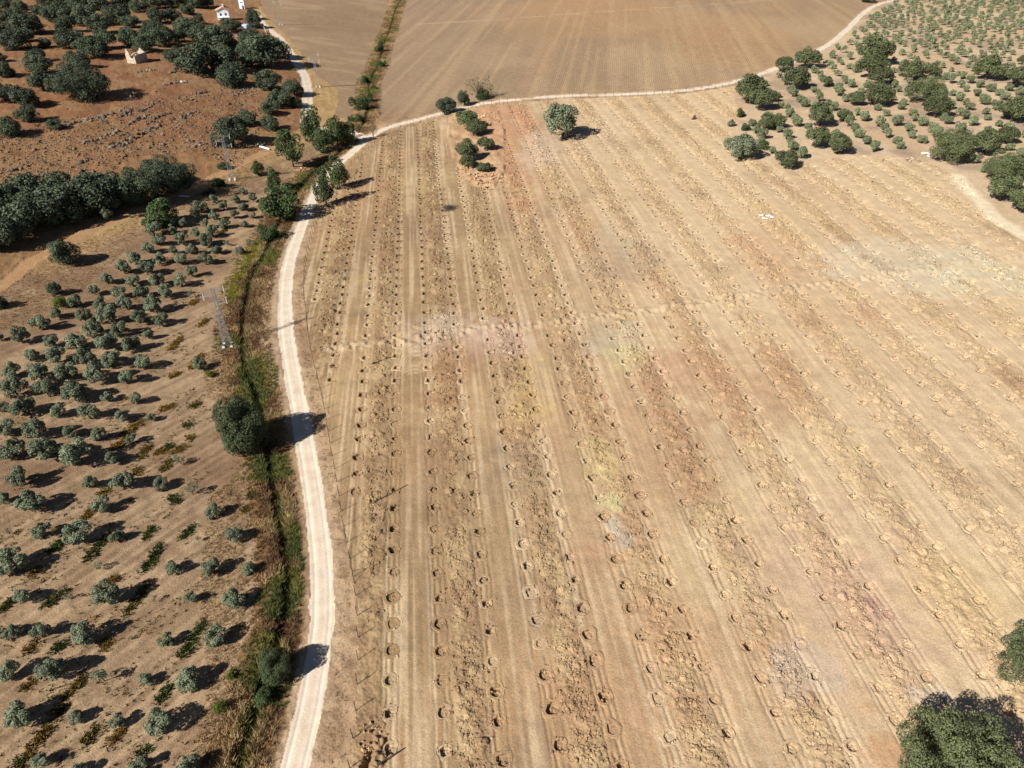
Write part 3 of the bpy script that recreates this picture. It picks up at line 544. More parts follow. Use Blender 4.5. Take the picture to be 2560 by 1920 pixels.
kind('olive', 10, M_OLIVE, nclump=16, nleaf=3200, leaf=.115, zc=.86, flat=.85, cr=(.22, .42), low=-.7, spread=.68, r0=.075, stems=2)
kind('olive_thin', 3, M_OLIVE, nclump=9, nleaf=420, leaf=.15, zc=1.15, flat=.95, cr=(.2, .4), low=-.6, spread=.6, r0=.05, stems=1)
kind('olive_r', 6, M_OLIVE2, nclump=17, nleaf=1900, leaf=.15, zc=.95, flat=.85, cr=(.26, .48), low=-.7, spread=.62, r0=.07, stems=2)
kind('olive_far', 5, M_OLIVE2, nclump=10, nleaf=420, leaf=.26, zc=.95, flat=.85, cr=(.3, .5), low=-.6, spread=.6, r0=.08)
kind('broad', 4, M_GREEN, nclump=26, nleaf=3600, leaf=.11, zc=1.2, flat=1.1, cr=(.24, .44), low=-.9, r0=.06)
kind('bush', 4, M_GREEN, nclump=22, nleaf=3200, leaf=.11, zc=.6, flat=.85, cr=(.25, .45), low=-.8, r0=.05, stems=2)
kind('round_bush', 1, M_BUSH, nclump=44, nleaf=24000, leaf=.05, zc=.85, flat=.95, cr=(.22, .38), low=-.85, r0=.06, stems=2, spread=.74)
kind('ybush', 2, M_YGREEN, nclump=20, nleaf=2400, leaf=.12, zc=.62, flat=.8, cr=(.24, .42), low=-.8, r0=.04, stems=2)
kind('conifer', 1, M_CONIFER, nclump=30, nleaf=2200, leaf=.16, zc=1.7, flat=1.9, cr=(.25, .45), low=-.85, spread=.6, r0=.08)
kind('bare', 2, M_DRYLEAF, nclump=24, nleaf=900, leaf=.08, zc=.95, flat=.95, cr=(.2, .4), low=-.5, r0=.05, stems=3)

TREES = []          # (object, px, py, noun) for labelling
SEQ = {}
def plant(name, cat, key, pxy, wpx, squash=1.0, group=None, drop=.12, narrow=1.0, label=None):
    (a, b), = px([pxy]); gz = float(relief(a, b)); dz = zdepth(a, b, gz); R = wpx * .5 / F_PX * dz * {'oak': 1.16, 'oak_dense': 1.14, 'olive': 1.12, 'broad': 1.15, 'oak_r': 1.03}.get(key, 1.05)
    i = SEQ[key] = SEQ.get(key, -1) + 1; L_ = KIND[key]; cm, tm = L_[i % len(L_)]
    root = link(name, None, None, None, (a, b, gz - drop), (0, 0, random.uniform(0, 6.28)), (R * narrow, R * narrow, R * squash)); root.empty_display_size = .2
    link('trunk', tm, None, root); link('crown', cm, None, root)
    tag(root, label, cat, group); TREES.append([root, pxy[0], pxy[1], wpx]); return root

ORD = ['nearest', 'second nearest', 'third nearest', 'fourth nearest', 'fifth nearest', 'sixth nearest', 'seventh nearest', 'eighth nearest', 'ninth nearest', 'tenth nearest', 'eleventh nearest', 'twelfth nearest',
       'thirteenth nearest', 'fourteenth nearest', 'fifteenth nearest', 'sixteenth nearest', 'seventeenth nearest', 'eighteenth nearest', 'nineteenth nearest', 'twentieth nearest']
NTH = ['first', 'second', 'third', 'fourth', 'fifth', 'sixth', 'seventh', 'eighth', 'ninth', 'tenth', 'eleventh', 'twelfth', 'thirteenth', 'fourteenth', 'fifteenth', 'sixteenth', 'seventeenth', 'eighteenth', 'nineteenth', 'twentieth',
       'twenty-first', 'twenty-second', 'twenty-third', 'twenty-fourth', 'twenty-fifth', 'twenty-sixth', 'twenty-seventh', 'twenty-eighth', 'twenty-ninth', 'thirtieth', 'thirty-first', 'thirty-second', 'thirty-third', 'thirty-fourth', 'thirty-fifth']
def label_by_landmark(items, marks, what, small, big):
    """name each tree by the landmark it stands closest to, the side of it, and its order there"""
    G = {}
    for it in items:
        d = [math.hypot(it[1] - m[0], (it[2] - m[1]) * 1.4) for m in marks]; j = int(np.argmin(d)); dx, dy = it[1] - marks[j][0], (it[2] - marks[j][1]) * 1.6
        side = ('right' if dx > 0 else 'left') if abs(dx) > abs(dy) else ('before' if dy > 0 else 'behind'); G.setdefault((j, side), []).append((d[j], it))
    for (j, side), L_ in G.items():
        L_.sort(key=lambda t: t[0]); nm = marks[j][2]
        wh = {'right': 'right of', 'left': 'left of', 'before': 'in front of', 'behind': 'beyond'}[side]
        for i, (d, it) in enumerate(L_):
            sz = 'small' if it[3] < small else ('broad' if it[3] > big else 'rounded')
            it[0]['label'] = f'{sz} {what}, ' + (f'{ORD[i]} {wh} the {nm}' if len(L_) > 1 else f'the only one {wh} the {nm}')

# ---- holm oaks on the red hillside (tile origin, then centre, foot and width in the enlarged tile)
G_HILL = 'holm oaks on the red hillside'
HILL = [(50, 90, 150), (130, 240, 190), (335, 125, 110), (290, 290, 250), (30, 340, 170), (150, 430, 210), (390, 410, 105), (480, 190, 170), (570, 190, 200), (620, 420, 225), (560, 280, 180), (760, 220, 210), (690, 90, 150), (880, 85, 190), (890, 290, 200), (900, 420, 190),
        (330, 530, 140), (690, 580, 185), (820, 500, 220), (740, 445, 150), (60, 660, 160), (370, 640, 200), (380, 780, 205), (40, 870, 190), (260, 910, 220), (260, 1045, 170), (85, 1170, 195), (478, 1115, 115), (10, 540, 110),
        (1040, 200, 185), (1130, 240, 140), (1210, 110, 135), (1295, 260, 105), (1140, 390, 180), (1280, 330, 120), (1350, 300, 130), (1255, 450, 175), (1410, 395, 215), (1390, 200, 165), (1500, 180, 125), (1540, 360, 120), (1050, 60, 180), (1330, 75, 170), (1430, 70, 130), (1550, 60, 160), (1625, 125, 115),
        (1620, 310, 185), (1720, 205, 90), (1750, 360, 190), (1900, 440, 260), (2010, 445, 130), (1530, 545, 180), (1680, 640, 320), (1960, 620, 275), (2020, 745, 240), (2150, 385, 150), (2000, 280, 140), (2040, 262, 100), (2185, 580, 190), (2150, 480, 190), (2170, 380, 160), (2190, 165, 105), (2195, 240, 130), (2130, 1085, 160),
        (2010, 1245, 290), (1700, 70, 150), (1800, 60, 150), (190, 110, 130), (420, 60, 150), (600, 60, 160),  (1840, 330, 120), (960, 150, 120), (230, 360, 140), (1760, 490, 120)]
it = [[(a / 3.456, b / 3.456), w / 3.456] for a, b, w in HILL]
hill_items = []
for p, w in it:
    plant('holm_oak', 'tree', 'oak', p, w, .88, G_HILL); hill_items.append(TREES[-1])
plant('holm_oak', 'tree', 'oak_dense', (745 / 3.456, 850 / 3.456), 128, .8, G_HILL, label='largest dark holm oak clump above the rocky slope, alone amid bare red ground')
for a, b, w in [(100, 575, 330), (20, 480, 200), (170, 500, 190), (125, 775, 212), (330, 820, 165), (210, 920, 185), (360, 922, 112), (110, 985, 135), (130, 1115, 145)]:
    plant('holm_oak', 'tree', 'oak', (640 + a / 3.456, b / 3.456), w / 3.456, .88, G_HILL); hill_items.append(TREES[-1])
label_by_landmark(hill_items, [(338, 155, 'roofless stone ruin'), (562, 52, 'white house'), (608, 20, 'white tower'), (581, 451, 'upper lattice pylon'), (766, 250, 'dirt side road'), (214, 243, 'largest oak clump'), (60, 30, 'upper left picture corner'), (20, 300, 'left picture edge'), (390, 30, 'bare red gap')], 'hillside oak', 38, 62)

# ---- the dark belt of oaks above the path
G_BELT = 'belt of holm oaks along the path'
BELT = [(428, 482, 118), (352, 508, 112), (290, 518, 104), (230, 532, 108), (165, 548, 104), (105, 562, 106), (50, 588, 100), (2, 615, 92), (395, 455, 66), (160, 500, 84), (85, 500, 80), (22, 535, 84), (255, 500, 80), (-60, 620, 110)]
bi = []
for a, b, w in BELT: plant('holm_oak', 'tree', 'oak_dense' if w > 110 else 'oak', (a, b), w, .95, G_BELT); bi.append(TREES[-1])
bi.sort(key=lambda t: -t[1])
for i, t in enumerate(bi): t[0]['label'] = f'dark holm oak in the dense belt above the path, {NTH[i]} from its right end'
for i, (a, b, w, l) in enumerate([(195, 545, 42, 'pale green sapling in front of the dark oak belt, leftmost of two'), (270, 548, 30, 'pale green sapling in front of the dark oak belt, rightmost of two'), (14, 612, 30, 'small grey green sapling at the left end of the dark oak belt')]): plant('sapling', 'tree', 'olive', (a, b), w, 1.1, label=l)
SH = lambda ox, oy, a, b: (ox + a / 3.456, oy + b / 3.456)
plant('holm_oak', 'tree', 'oak', SH(0, 480, 575, 620), 62, 1.1, label='dark holm oak standing alone on the straw slope below the path')
plant('holm_oak', 'tree', 'oak', SH(0, 480, 485, 885), 30, 1.3, label='slim upright oak on the straw slope above the olive rows')
plant('bush', 'bush', 'ybush', SH(0, 480, 540, 990), 42, 1.0, label='yellow green bush at the upper edge of the olive grove, left of a grey one')
plant('bush', 'bush', 'olive', SH(0, 480, 655, 990), 36, 1.0, label='grey green bush at the upper edge of the grove, beside the yellow green one')
plant('bush', 'bush', 'bush', SH(0, 480, 1390, 275), 84, 1.0, label='big dark green bush at the top corner of the olive rows below the path')
plant('bush', 'bush', 'bush', SH(0, 480, 1310, 280), 40, 1.0, label='dark bush under the left side of the big dark green bush')
plant('holm_oak', 'tree', 'oak', SH(0, 480, 8, 1000), 36, 1.1, label='dark oak cut by the left edge, beside the straw slope')

# ---- olives of the left grove, by rows from the path down; each row listed from left to right
G_OL = 'olive trees in the left grove'
R480 = [[(1850, 95, 80), (2105, 25, 75)], [(1740, 175, 125), (1935, 155, 85), (2040, 92, 80), (2185, 85, 80)], [(1470, 290, 120), (1590, 298, 78), (1690, 228, 100), (1855, 238, 85), (2100, 163, 95)], [(1340, 372, 140), (1495, 362, 88), (1785, 308, 80), (1950, 312, 105), (2030, 228, 85), (2190, 228, 65)],
        [(1385, 452, 112), (1690, 382, 88), (1845, 392, 112), (2120, 308, 82)], [(1290, 528, 115), (1505, 538, 88), (1585, 452, 118), (1780, 462, 128), (-1965, 468, 62), (-2150, 462, 70)], [(1180, 622, 125), (1385, 622, 108), (1670, 538, 98), (1870, 532, 98), (2075, 537, 78)], [(1080, 702, 128), (1275, 712, 132), (1570, 622, 108), (1780, 628, 118)],
        [(935, 792, 118), (1155, 808, 125), (1370, 808, 128), (1665, 727, 104)], [(820, 888, 98), (1035, 908, 122), (1240, 912, 128), (1440, 912, 132), (1575, 808, 122)], [(880, 1002, 125), (1100, 1018, 152), (1335, 1032, 158), (-1645, 912, 70)], [(520, 1088, 115), (740, 1112, 132), (945, 1118, 168), (1205, 1128, 142), (1400, 1148, 132)],
        [(365, 1192, 162), (820, 1238, 168), (1050, 1242, 152), (1290, 1268, 88)], [(20, 1278, 70), (200, 1302, 152), (460, 1332, 118), (665, 1352, 168), (920, 1362, 178), (1145, 1368, 158)], [(290, 1452, 122), (500, 1472, 172), (765, 1508, 188), (985, 1512, 168), (1245, 1518, 138)], [(95, 1592, 152), (365, 1618, 188), (595, 1622, 178), (850, 1632, 192), (1105, 1648, 138)]]
R960 = [[(155, 92, 202), (430, 108, 192), (665, 142, 222), (940, 142, 102), (1190, 162, 102)], [(40, 228, 92), (250, 268, 208), (520, 278, 132), (790, 302, 162), (1060, 318, 128), (1310, 312, 82)], [(75, 438, 172), (320, 458, 182), (610, 458, 132), (875, 482, 132), (1150, 512, 102)], [(130, 622, 202), (420, 642, 242), (700, 692, 262), (985, 682, 132), (-1560, 692, 112)],
        [(200, 872, 192), (795, 892, 132), (1075, 908, 192), (1395, 902, 132), (-1670, 952, 122)], [(40, 1038, 132), (285, 1078, 232), (900, 1098, 162), (1850, 1138, 142)], [(-85, 1292, 62), (380, 1322, 162), (690, 1348, 222), (1035, 1362, 128), (-1720, 1362, 62), (2045, 1348, 162)], [(150, 1602, 262), (-860, 1602, 92), (1505, 1622, 132), (1850, 1632, 162), (2160, 1628, 132)]]
R1440 = [[(230, 198, 152), (-605, 202, 72), (950, 228, 222), (-1340, 218, 72), (1665, 228, 112), (2030, 242, 192)], [(20, 510, 110), (110, 515, 130), (375, 522, 152), (750, 552, 222), (-1135, 548, 50), (1455, 588, 132), (1870, 572, 182)], [(80, 862, 172), (480, 858, 242), (-910, 908, 182), (1270, 932, 122), (1650, 932, 222)], [(210, 1258, 242), (675, 1252, 142), (1035, 1282, 132), (1400, 1312, 242)], [(375, 1642, 152), (690, 1720, 160), (1220, 1690, 172), (1650, 1710, 222)]]
rows = [(0, 480, r) for r in R480] + [(0, 960, r) for r in R960] + [(0, 1440, r) for r in R1440]
for ri, (ox, oy, r) in enumerate(rows):
    rr_ = r[::-1]; nrow = len(rows) - ri
    for ci, (a, b, w) in enumerate(rr_):
        thin = a < 0; a = abs(a)
        lab = (f'thin young olive {NTH[ci]} from the ditch in the {NTH[nrow - 1]} row from the bottom' if thin else f'silvery olive {NTH[ci]} from the ditch in the {NTH[nrow - 1]} row from the bottom')
        plant('olive_tree', 'tree', 'olive_thin' if thin else 'olive', SH(ox, oy, a, b), w / 3.456, random.uniform(.88, 1.12), G_OL, label=lab, drop=.08)
N_LEFT = sum(len(r[2]) for r in rows)

# ---- trees along the stream and the road
G_STR = 'green trees along the stream and the road'
STR = [('broad', 640, 0, 322, 1440, 215, 1.2, 'tall round green tree on a bare dark trunk, left of the junction'), ('broad', 640, 0, 585, 1312, 160, 1.0, 'light green tree with a leaning trunk below the junction cluster'), ('broad', 640, 0, 495, 1235, 190, 1.2, 'dark green tree on the left of the junction cluster'),
       ('broad', 640, 0, 705, 1262, 180, 1.2, 'green tree in the middle of the junction cluster, right of the leaning one'), ('broad', 640, 0, 800, 1245, 130, 1.2, 'green tree on the right end of the junction cluster beside the road'), ('bush', 640, 0, 900, 940, 165, 1.05, 'big bright green bush along the upper ditch, above the junction'),
       ('bush', 640, 0, 985, 875, 85, 1.0, 'small green bush on the right bank beside the big bright bush'), ('bush', 640, 0, 950, 715, 75, 1.1, 'small green bush left of the upper ditch, level with its bend'), ('bush', 640, 0, 1015, 770, 55, 1.0, 'tiny green bush right of the upper ditch, above the big one'),
       ('bush', 640, 0, 1085, 575, 74, 1.1, 'round green bush on the upper ditch, second from its top'), ('bush', 640, 0, 1070, 445, 92, 1.1, 'topmost dark green bush on the upper ditch'), ('bush', 640, 0, 900, 1055, 95, 1.0, 'green bush at the foot of the upper ditch, touching the junction trees'), ('bush', 640, 0, 830, 1050, 80, 1.0, 'dull green bush behind the right end of the junction cluster'),
       ('broad', 640, 0, 728, 1630, 160, 1.4, 'upper of two dark green trees on the right edge of the road bend'), ('broad', 640, 480, 612, 112, 180, 1.45, 'lower of two dark green trees on the right edge of the road bend'), ('broad', 520, 320, 0, 0, 0, 0, ''), ('broad', 640, 480, 235, 240, 330, .8, 'olive green spreading tree left of the road with shade on it'),
       ('bush', 640, 480, 110, 405, 195, 1.0, 'mid green bush below the spreading tree, left of the road'), ('bush', 640, 480, 225, 405, 72, 1.0, 'small bright bush on the left road edge below the spreading tree'), ('broad', 640, 480, 150, 200, 150, .9, 'green crown on the left side of the spreading roadside tree')]
for key, ox, oy, a, b, w, q, l in STR:
    if w: plant('broadleaf_tree' if key == 'broad' else 'bush', 'tree' if key == 'broad' else 'bush', key, SH(ox, oy, a, b), w / 3.456, q, G_STR, label=l, drop=.2)
S7 = lambda a, b: (520 + a / 7.373, 320 + b / 7.373)
for key, a, b, w, q, l in [('broad', 935, 868, 200, 1.1, 'slim dark green tree on the slope between pylon and road'), ('bush', 220, 1090, 240, 1.0, 'round dark bush left of the upper pylon foot'), ('broad', 1235, 1140, 270, 1.15, 'dark green upright tree just above the spreading roadside tree'),
                           ('bush', 290, 740, 230, .7, 'low green scrub left of the upper pylon, in the oak shade'), ('bush', 1480, 1130, 230, .8, 'dark bush in the ditch above the spreading roadside tree'), ('bush', 60, 1190, 130, 1.0, 'small dark bush at the top edge of the olive rows')]: plant('broadleaf_tree' if key == 'broad' else 'bush', 'tree' if key == 'broad' else 'bush', key, S7(a, b), w / 7.373, q, G_STR, label=l)
plant('bush', 'bush', 'round_bush', (622, 1120), 128, 1.35, label='big round dark bush over the ditch, throwing shade across the road')
plant('bush', 'bush', 'round_bush', (698, 1692), 84, 1.35, label='dark green spiky bush at the left road edge near the bottom')
plant('bush', 'bush', 'bush', (668, 1748), 54, 1.0, label='olive green bush just below the spiky roadside bush')
plant('bush', 'bush', 'ybush', SH(0, 1440, 1910, 1155), 34, 1.3, label='yellow green bush at the grove edge near the bottom')
plant('bush', 'bush', 'ybush', SH(0, 1440, 2000, 875), 28, 1.1, label='small green bush right of an olive at the lower grove edge')
plant('bush', 'bush', 'ybush', SH(0, 480, 1815, 1590), 22, 1.0, label='small yellow green bush on the sand below the lower pylon')
plant('bush', 'bush', 'olive', SH(0, 480, 1735, 1530), 36, 1.0, label='grey bush on the sand bank below the lower pylon')
plant('small_tree', 'tree', 'bare', (934, 344), 24, 1.5, label='small thin tree with sparse leaves standing at the road junction')
plant('bare_tree', 'tree', 'bare', SH(640, 0, 1935, 850), 66, .95, label='leafless grey tree beyond the far road')
for key, a, b, w, q, l in [('bush', 1960, 858, 122, 1.0, 'green bush under the leafless tree beyond the far road'), ('oak', 1655, 975, 162, .9, 'round oak with a low trunk above the far road, leftmost there'), ('oak', 1798, 912, 98, 1.4, 'narrow oak between the round oak and the leafless tree')]: plant('bush' if key == 'bush' else 'holm_oak', 'bush' if key == 'bush' else 'tree', key, SH(640, 0, a, b), w / 3.456, q, label=l)
G_MO = 'oaks on the rocky mound in the field'
for a, b, w, q, l in [(1825, 1115, 195, .95, 'topmost oak on the rocky mound, beside the far road'), (1912, 1165, 195, .75, 'second oak down the rocky mound, on the right'), (1822, 1385, 205, 1.0, 'tall oak in the middle of the rocky mound, left side'), (1990, 1305, 165, .85, 'round oak on the right of the rocky mound'), (1832, 1448, 152, .85, 'small oak below the tall one on the rocky mound'), (1972, 1490, 152, .65, 'lowest grey green oak on the rocky mound, above the stones')]:
    plant('holm_oak', 'tree', 'oak_r', SH(640, 0, a, b), w / 3.456, q, G_MO, label=l)
plant('holm_oak', 'tree', 'oak_silver', SH(1280, 0, 430, 1200), 104, .95, label='lone silvery oak standing in the dug field with a dark shadow')

# ---- the right grove: oaks, then rows of olives
G_RO = 'holm oaks among the olives on the right'
RO = [(130, 620, 160), (320, 590, 210), (240, 770, 230), (490, 750, 115), (890, 560, 300), (870, 680, 260), (950, 740, 200), (1215, 690, 210), (1395, 680, 160), (740, 910, 150), (930, 915, 240), (450, 1090, 245), (650, 1045, 130), (1350, 905, 330), (1440, 1010, 220), (1880, 690, 250), (2120, 755, 220), (2100, 1050, 260), (2190, 560, 100), (2150, 900, 80), (60, 1110, 160), (30, 880, 120), (405, 1275, 230), (600, 1325, 212), (1550, 1390, 370), (1850, 1340, 270), (2040, 1240, 190), (150, 1450, 195), (2020, 1560, 350)]
ro = []
for a, b, w in RO:
    plant('holm_oak', 'tree', 'oak_r_dense' if w > 320 else 'oak_r', SH(1920, 0, a, b), w / 3.456, .9, G_RO); ro.append(TREES[-1])
for a, b, w, q in [(2030, 890, 265, 1.0), (2130, 950, 220, .95), (2190, 1120, 170, .9)]: plant('holm_oak', 'tree', 'oak_r', SH(1280, 0, a, b), w / 3.456, q, G_RO); ro.append(TREES[-1])
for a, b, w in [(2010, 70, 280), (2200, 170, 260), (2290, 20, 200)]: plant('holm_oak', 'tree', 'oak_r', SH(1920, 480, a, b), w / 3.456, .9, G_RO); ro.append(TREES[-1])
plant('holm_oak', 'tree', 'oak', (2168, 6), 34, .8, G_RO); ro.append(TREES[-1])
label_by_landmark(ro, [(1840, 215, 'dug field top corner'), (1965, 420, 'lone round edge oak'), (2372, 400, 'largest edge clump'), (2470, 500, 'pale track on the right'), (2170, 170, 'flat topped oak group'), (2500, 200, 'right picture edge'), (2230, 5, 'far road end')], 'right grove oak', 48, 75)
plant('holm_oak', 'tree', 'oak_silver', SH(1280, 0, 1970, 1370), 90, .85, label='silvery spreading oak at the upper right edge of the dug field')
for a, b, w, l in [(1880, 1090, 70, 'small grey olive bush at the dug field edge, left of the silvery oak'), (2015, 1125, 92, 'round green bush just above the silvery oak'), (1970, 1005, 92, 'dark round bush beside the top of the dug field edge'), (2165, 1285, 110, 'round green bush right of the silvery oak')]: plant('bush', 'bush', 'bush' if w > 75 else 'olive', SH(1280, 0, a, b), w / 3.456, .95, label=l)

KIND['near_oak'] = []
for sd in (311, 322):
    me, C, R = crown_mesh('crown', sd, nclump=110, nleaf=46000, leaf=.030, zc=.62, flat=.66, cr=(.10, .25), low=-.5, spread=.86); me.materials.append(M_OAK2); t = trunk_mesh('trunk', sd, C, .62, r0=.06); t.materials.append(M_BARK); KIND['near_oak'].append((me, t))
plant('holm_oak', 'tree', 'near_oak', (2352, 1990), 292, 1.3, label='biggest holm oak at the bottom right corner, casting a wide shadow')
plant('holm_oak', 'tree', 'near_oak', (2585, 1690), 200, .95, label='green oak cut by the right edge just above the bottom corner')

rowv = px([(2163, 277)])[0] - px([(2239, 340)])[0]; rowv = rowv / np.hypot(*rowv); colv = np.array([rowv[1], -rowv[0]]); gp = []
o0 = px([(2200, 330)])[0]
for i in range(-60, 90):
    for j in range(-60, 70):
        q = o0 + rowv * i * 6.1 + colv * j * 7.7 + rng.normal(0, .8, 2); gp.append((q[0], q[1], i, j))
gp = np.array(gp); gz = relief(gp[:, 0], gp[:, 1]); gd = zdepth(gp[:, 0], gp[:, 1], gz)
ok = inside(gp[:, 0], gp[:, 1], GROVE_R) & (np.abs(gp[:, 0]) < gd * .745) & (gp[:, 1] < 600)
gp = gp[ok]; gd = gd[ok]; a_ = dists(gp[:, 0], gp[:, 1])
ok = (a_[0] > 6) & (polydist(gp[:, 0], gp[:, 1], TRACK) > 5) & (polydist(gp[:, 0], gp[:, 1], px(FIELD_R)) > 4) & (rng.random(len(gp)) > .05)
for t in TREES:
    if t[1] > 1800: ok &= np.hypot(gp[:, 0] - t[0].location.x, gp[:, 1] - t[0].location.y) > t[0].scale.x * .85 + 1.2
gp = gp[ok]; gd = gd[ok]; od = np.argsort(gd); gp = gp[od]
n_ind = max(0, 298 - N_LEFT); near = gp[:n_ind]; rest = gp[n_ind:]
imin, jmin = int(near[:, 2].min()), int(near[:, 3].min())
G_OR = 'olive trees in the right grove'
for a, b, i, j in near:
    ncol = int(j - jmin); nrow = int(i - imin)
    k = 'olive_r'; SEQ[k] = SEQ.get(k, 0) + 1; cm, tm = KIND[k][SEQ[k] % len(KIND[k])]; R = random.uniform(1.3, 2.05)
    root = link('olive_tree', None, None, None, (a, b, float(relief(a, b)) - .1), (0, 0, random.uniform(0, 6.28)), (R, R, R * random.uniform(.85, 1.1))); link('trunk', tm, None, root); link('crown', cm, None, root)
    tag(root, f'right grove olive in the {NTH[min(ncol, 34)]} row from the left, {NTH[min(nrow, 34)]} along it', 'tree', G_OR)
# the far olives, past counting: one object
vv = []; cc_ = []
for i, (a, b, *_r) in enumerate(rest):
    cm, tm = KIND['olive_far'][i % 5]; co = np.empty(len(cm.vertices) * 3, np.float32); cm.vertices.foreach_get('co', co); co = co.reshape(-1, 3).copy(); R = random.uniform(1.15, 1.95); th = random.uniform(0, 6.3)
    X_ = (co[:, 0] * math.cos(th) - co[:, 1] * math.sin(th)) * R + a; Y_ = (co[:, 0] * math.sin(th) + co[:, 1] * math.cos(th)) * R + b; vv.append(np.stack([X_, Y_, co[:, 2] * R + float(relief(a, b))], 1))
    cl_ = np.empty(len(cm.vertices) * 4, np.float32); cm.color_attributes['soil'].data.foreach_get('color', cl_); cc_.append(cl_.reshape(-1, 4)[:, :3])
if vv:
    vv = np.vstack(vv); print('olives individual', N_LEFT + len(near), 'rest', len(rest))
    tag(link('far_olive_grove', mesh_np('far_olive_grove', vv, np.arange(len(vv)).reshape(-1, 4), np.vstack(cc_)), M_OLIVE2), 'distant olive trees in close rows on the upper right slope', 'grove', kind='stuff')

# ------------------------------------------------------------------ grasses, reeds, weeds
def tufts(P, h, colr_, nb=7, w=.07, lean=.5, seed=0):
    n = len(P); g = np.random.default_rng(seed); a = g.uniform(0, 6.3, (n, nb)); ln = g.uniform(.1, lean, (n, nb)); hh = h[:, None] * g.uniform(.6, 1.15, (n, nb)); br = g.uniform(0, .25, (n, nb)) * (h[:, None] + .3)
    bx = P[:, 0, None] + np.cos(a) * br; by = P[:, 1, None] + np.sin(a) * br; bz = np.repeat(P[:, 2, None], nb, 1) - .05
    tx = bx + np.cos(a) * ln * hh; ty = by + np.sin(a) * ln * hh; tz = bz + hh; b2 = g.uniform(0, 6.3, (n, nb)); ww = w * (1 + h[:, None] * .8)
    ox = np.cos(b2) * ww; oy = np.sin(b2) * ww
    V = np.stack([np.stack([bx - ox, by - oy, bz], -1), np.stack([bx + ox, by + oy, bz], -1), np.stack([tx, ty, tz], -1)], 2).reshape(-1, 3)
    c = np.repeat(colr_ * g.uniform(.75, 1.25, (n, 1)), nb * 3, 0); return V, np.arange(len(V)).reshape(-1, 3), np.clip(c, 0, 1)
DR = resample(smooth(resample(DITCH, 3), 4), 1.0); tan = np.gradient(DR, axis=0); tan /= np.linalg.norm(tan, axis=1, keepdims=True); nor = np.c_[tan[:, 1], -tan[:, 0]]     # + = right bank
seg = rng.choice(len(DR), 50000, p=(lambda w: w / w.sum())(np.where(DR[:, 1] < 190, 1.0, .45))); off = rng.normal(0, 1, len(seg)) * np.where(DR[seg, 1] < 92, 1.75, 2.4); off = np.clip(off + .25 * np.sign(off), -5.2, 4.8)
Pd = DR[seg] + nor[seg] * off[:, None] + rng.normal(0, .3, (len(seg), 2)); da = dists(Pd[:, 0], Pd[:, 1]); rg = region(Pd[:, 0], Pd[:, 1], *da)
ok = (da[0] > 2.5) & (rg != 5) & (rg != 9) & (rg != 10); Pd, off, da0 = Pd[ok], off[ok], da[1][ok]; gz_, _ = ground_z(Pd[:, 0], Pd[:, 1])
GC = np.array([lin(108, 114, 62, .65), lin(132, 130, 68, .65), lin(160, 128, 90, .7), lin(134, 104, 74, .7), lin(190, 160, 116, .7), lin(150, 148, 40, .6)])
nz = fbm(Pd[:, 0], Pd[:, 1], 9, 3, 2); nz2 = fbm(Pd[:, 0], Pd[:, 1], 4, 6, 2); pick = np.where((np.abs(off) < .9) & (nz2 > np.where(Pd[:, 1] < 100, .49, .42)), np.where(nz2 > .56, 1, 0), np.where(nz > .60, np.where(nz2 > .5, 1, 0), np.where(nz2 > .57, 4, np.where(nz2 > .45, 2, 3))))
yg = px([(590, 680)])[0]; pick = np.where((np.hypot(Pd[:, 0] - yg[0], (Pd[:, 1] - yg[1]) * .45) < 7.5) & (off < -1.5) & (rng.random(len(off)) < .85), np.where(nz2 > .46, 5, 1), pick)
hh = np.where(np.abs(off) < 1.3, rng.uniform(.7, 1.5, len(off)), rng.uniform(.35, 1.05, len(off))) * (.75 + .6 * nz2)
for nm, sel in (('green_reeds', np.isin(pick, (0, 1, 5))), ('dry_reeds', np.isin(pick, (2, 3, 4)))):
    tag(link(nm, mesh_np(nm, *tufts(np.c_[Pd, gz_][sel], hh[sel] * .62, GC[pick[sel]], 9, .03, .9, 4)), M_GRASS), 'green reeds and brambles filling the ditch beside the road' if nm[0] == 'g' else 'dry brown grass and cane on the ditch banks', 'grass', kind='stuff')
# straw on verges and slopes
cand = []
def area(poly, n, pred=None):
    P = px(poly); lo, hi = P.min(0), P.max(0); q = rng.uniform(lo, hi, (n * 3, 2)); q = q[inside(q[:, 0], q[:, 1], P)]; return q[:n]
S = np.vstack([area([(0, 720), (130, 640), (330, 545), (480, 490), (560, 440), (640, 400), (600, 500), (500, 520), (370, 570), (300, 640), (230, 700), (150, 790), (0, 830)], 6500), area([(640, 30), (690, 66), (760, 150), (840, 225), (850, 262), (820, 300), (780, 305), (775, 240), (770, 190), (735, 130), (690, 95)], 3800),
               area([(620, 380), (760, 330), (800, 360), (760, 430), (700, 470), (610, 470), (560, 450)], 2500), area([(880, 310), (990, 300), (1280, 246), (1260, 240), (980, 300), (920, 300)], 1200), area([(770, 1920), (840, 1560), (800, 1240), (745, 960), (735, 760), (760, 640), (780, 640), (762, 760), (790, 960), (850, 1230), (880, 1500), (865, 1920)], 5200),
               area([(1720, 222), (1830, 205), (2060, 120), (2140, 45), (2190, 0), (2160, -2), (2110, 60), (2040, 112), (1900, 170), (1780, 208)], 900), area([(520, 1240), (600, 1180), (620, 1500), (560, 1800), (540, 1920), (480, 1920), (520, 1700), (500, 1500)], 3500), area([(540, 860), (600, 920), (560, 1000), (520, 1000), (500, 900)], 900), area([(0, 330), (250, 300), (620, 220), (620, 300), (250, 420), (0, 470)], 5000)])
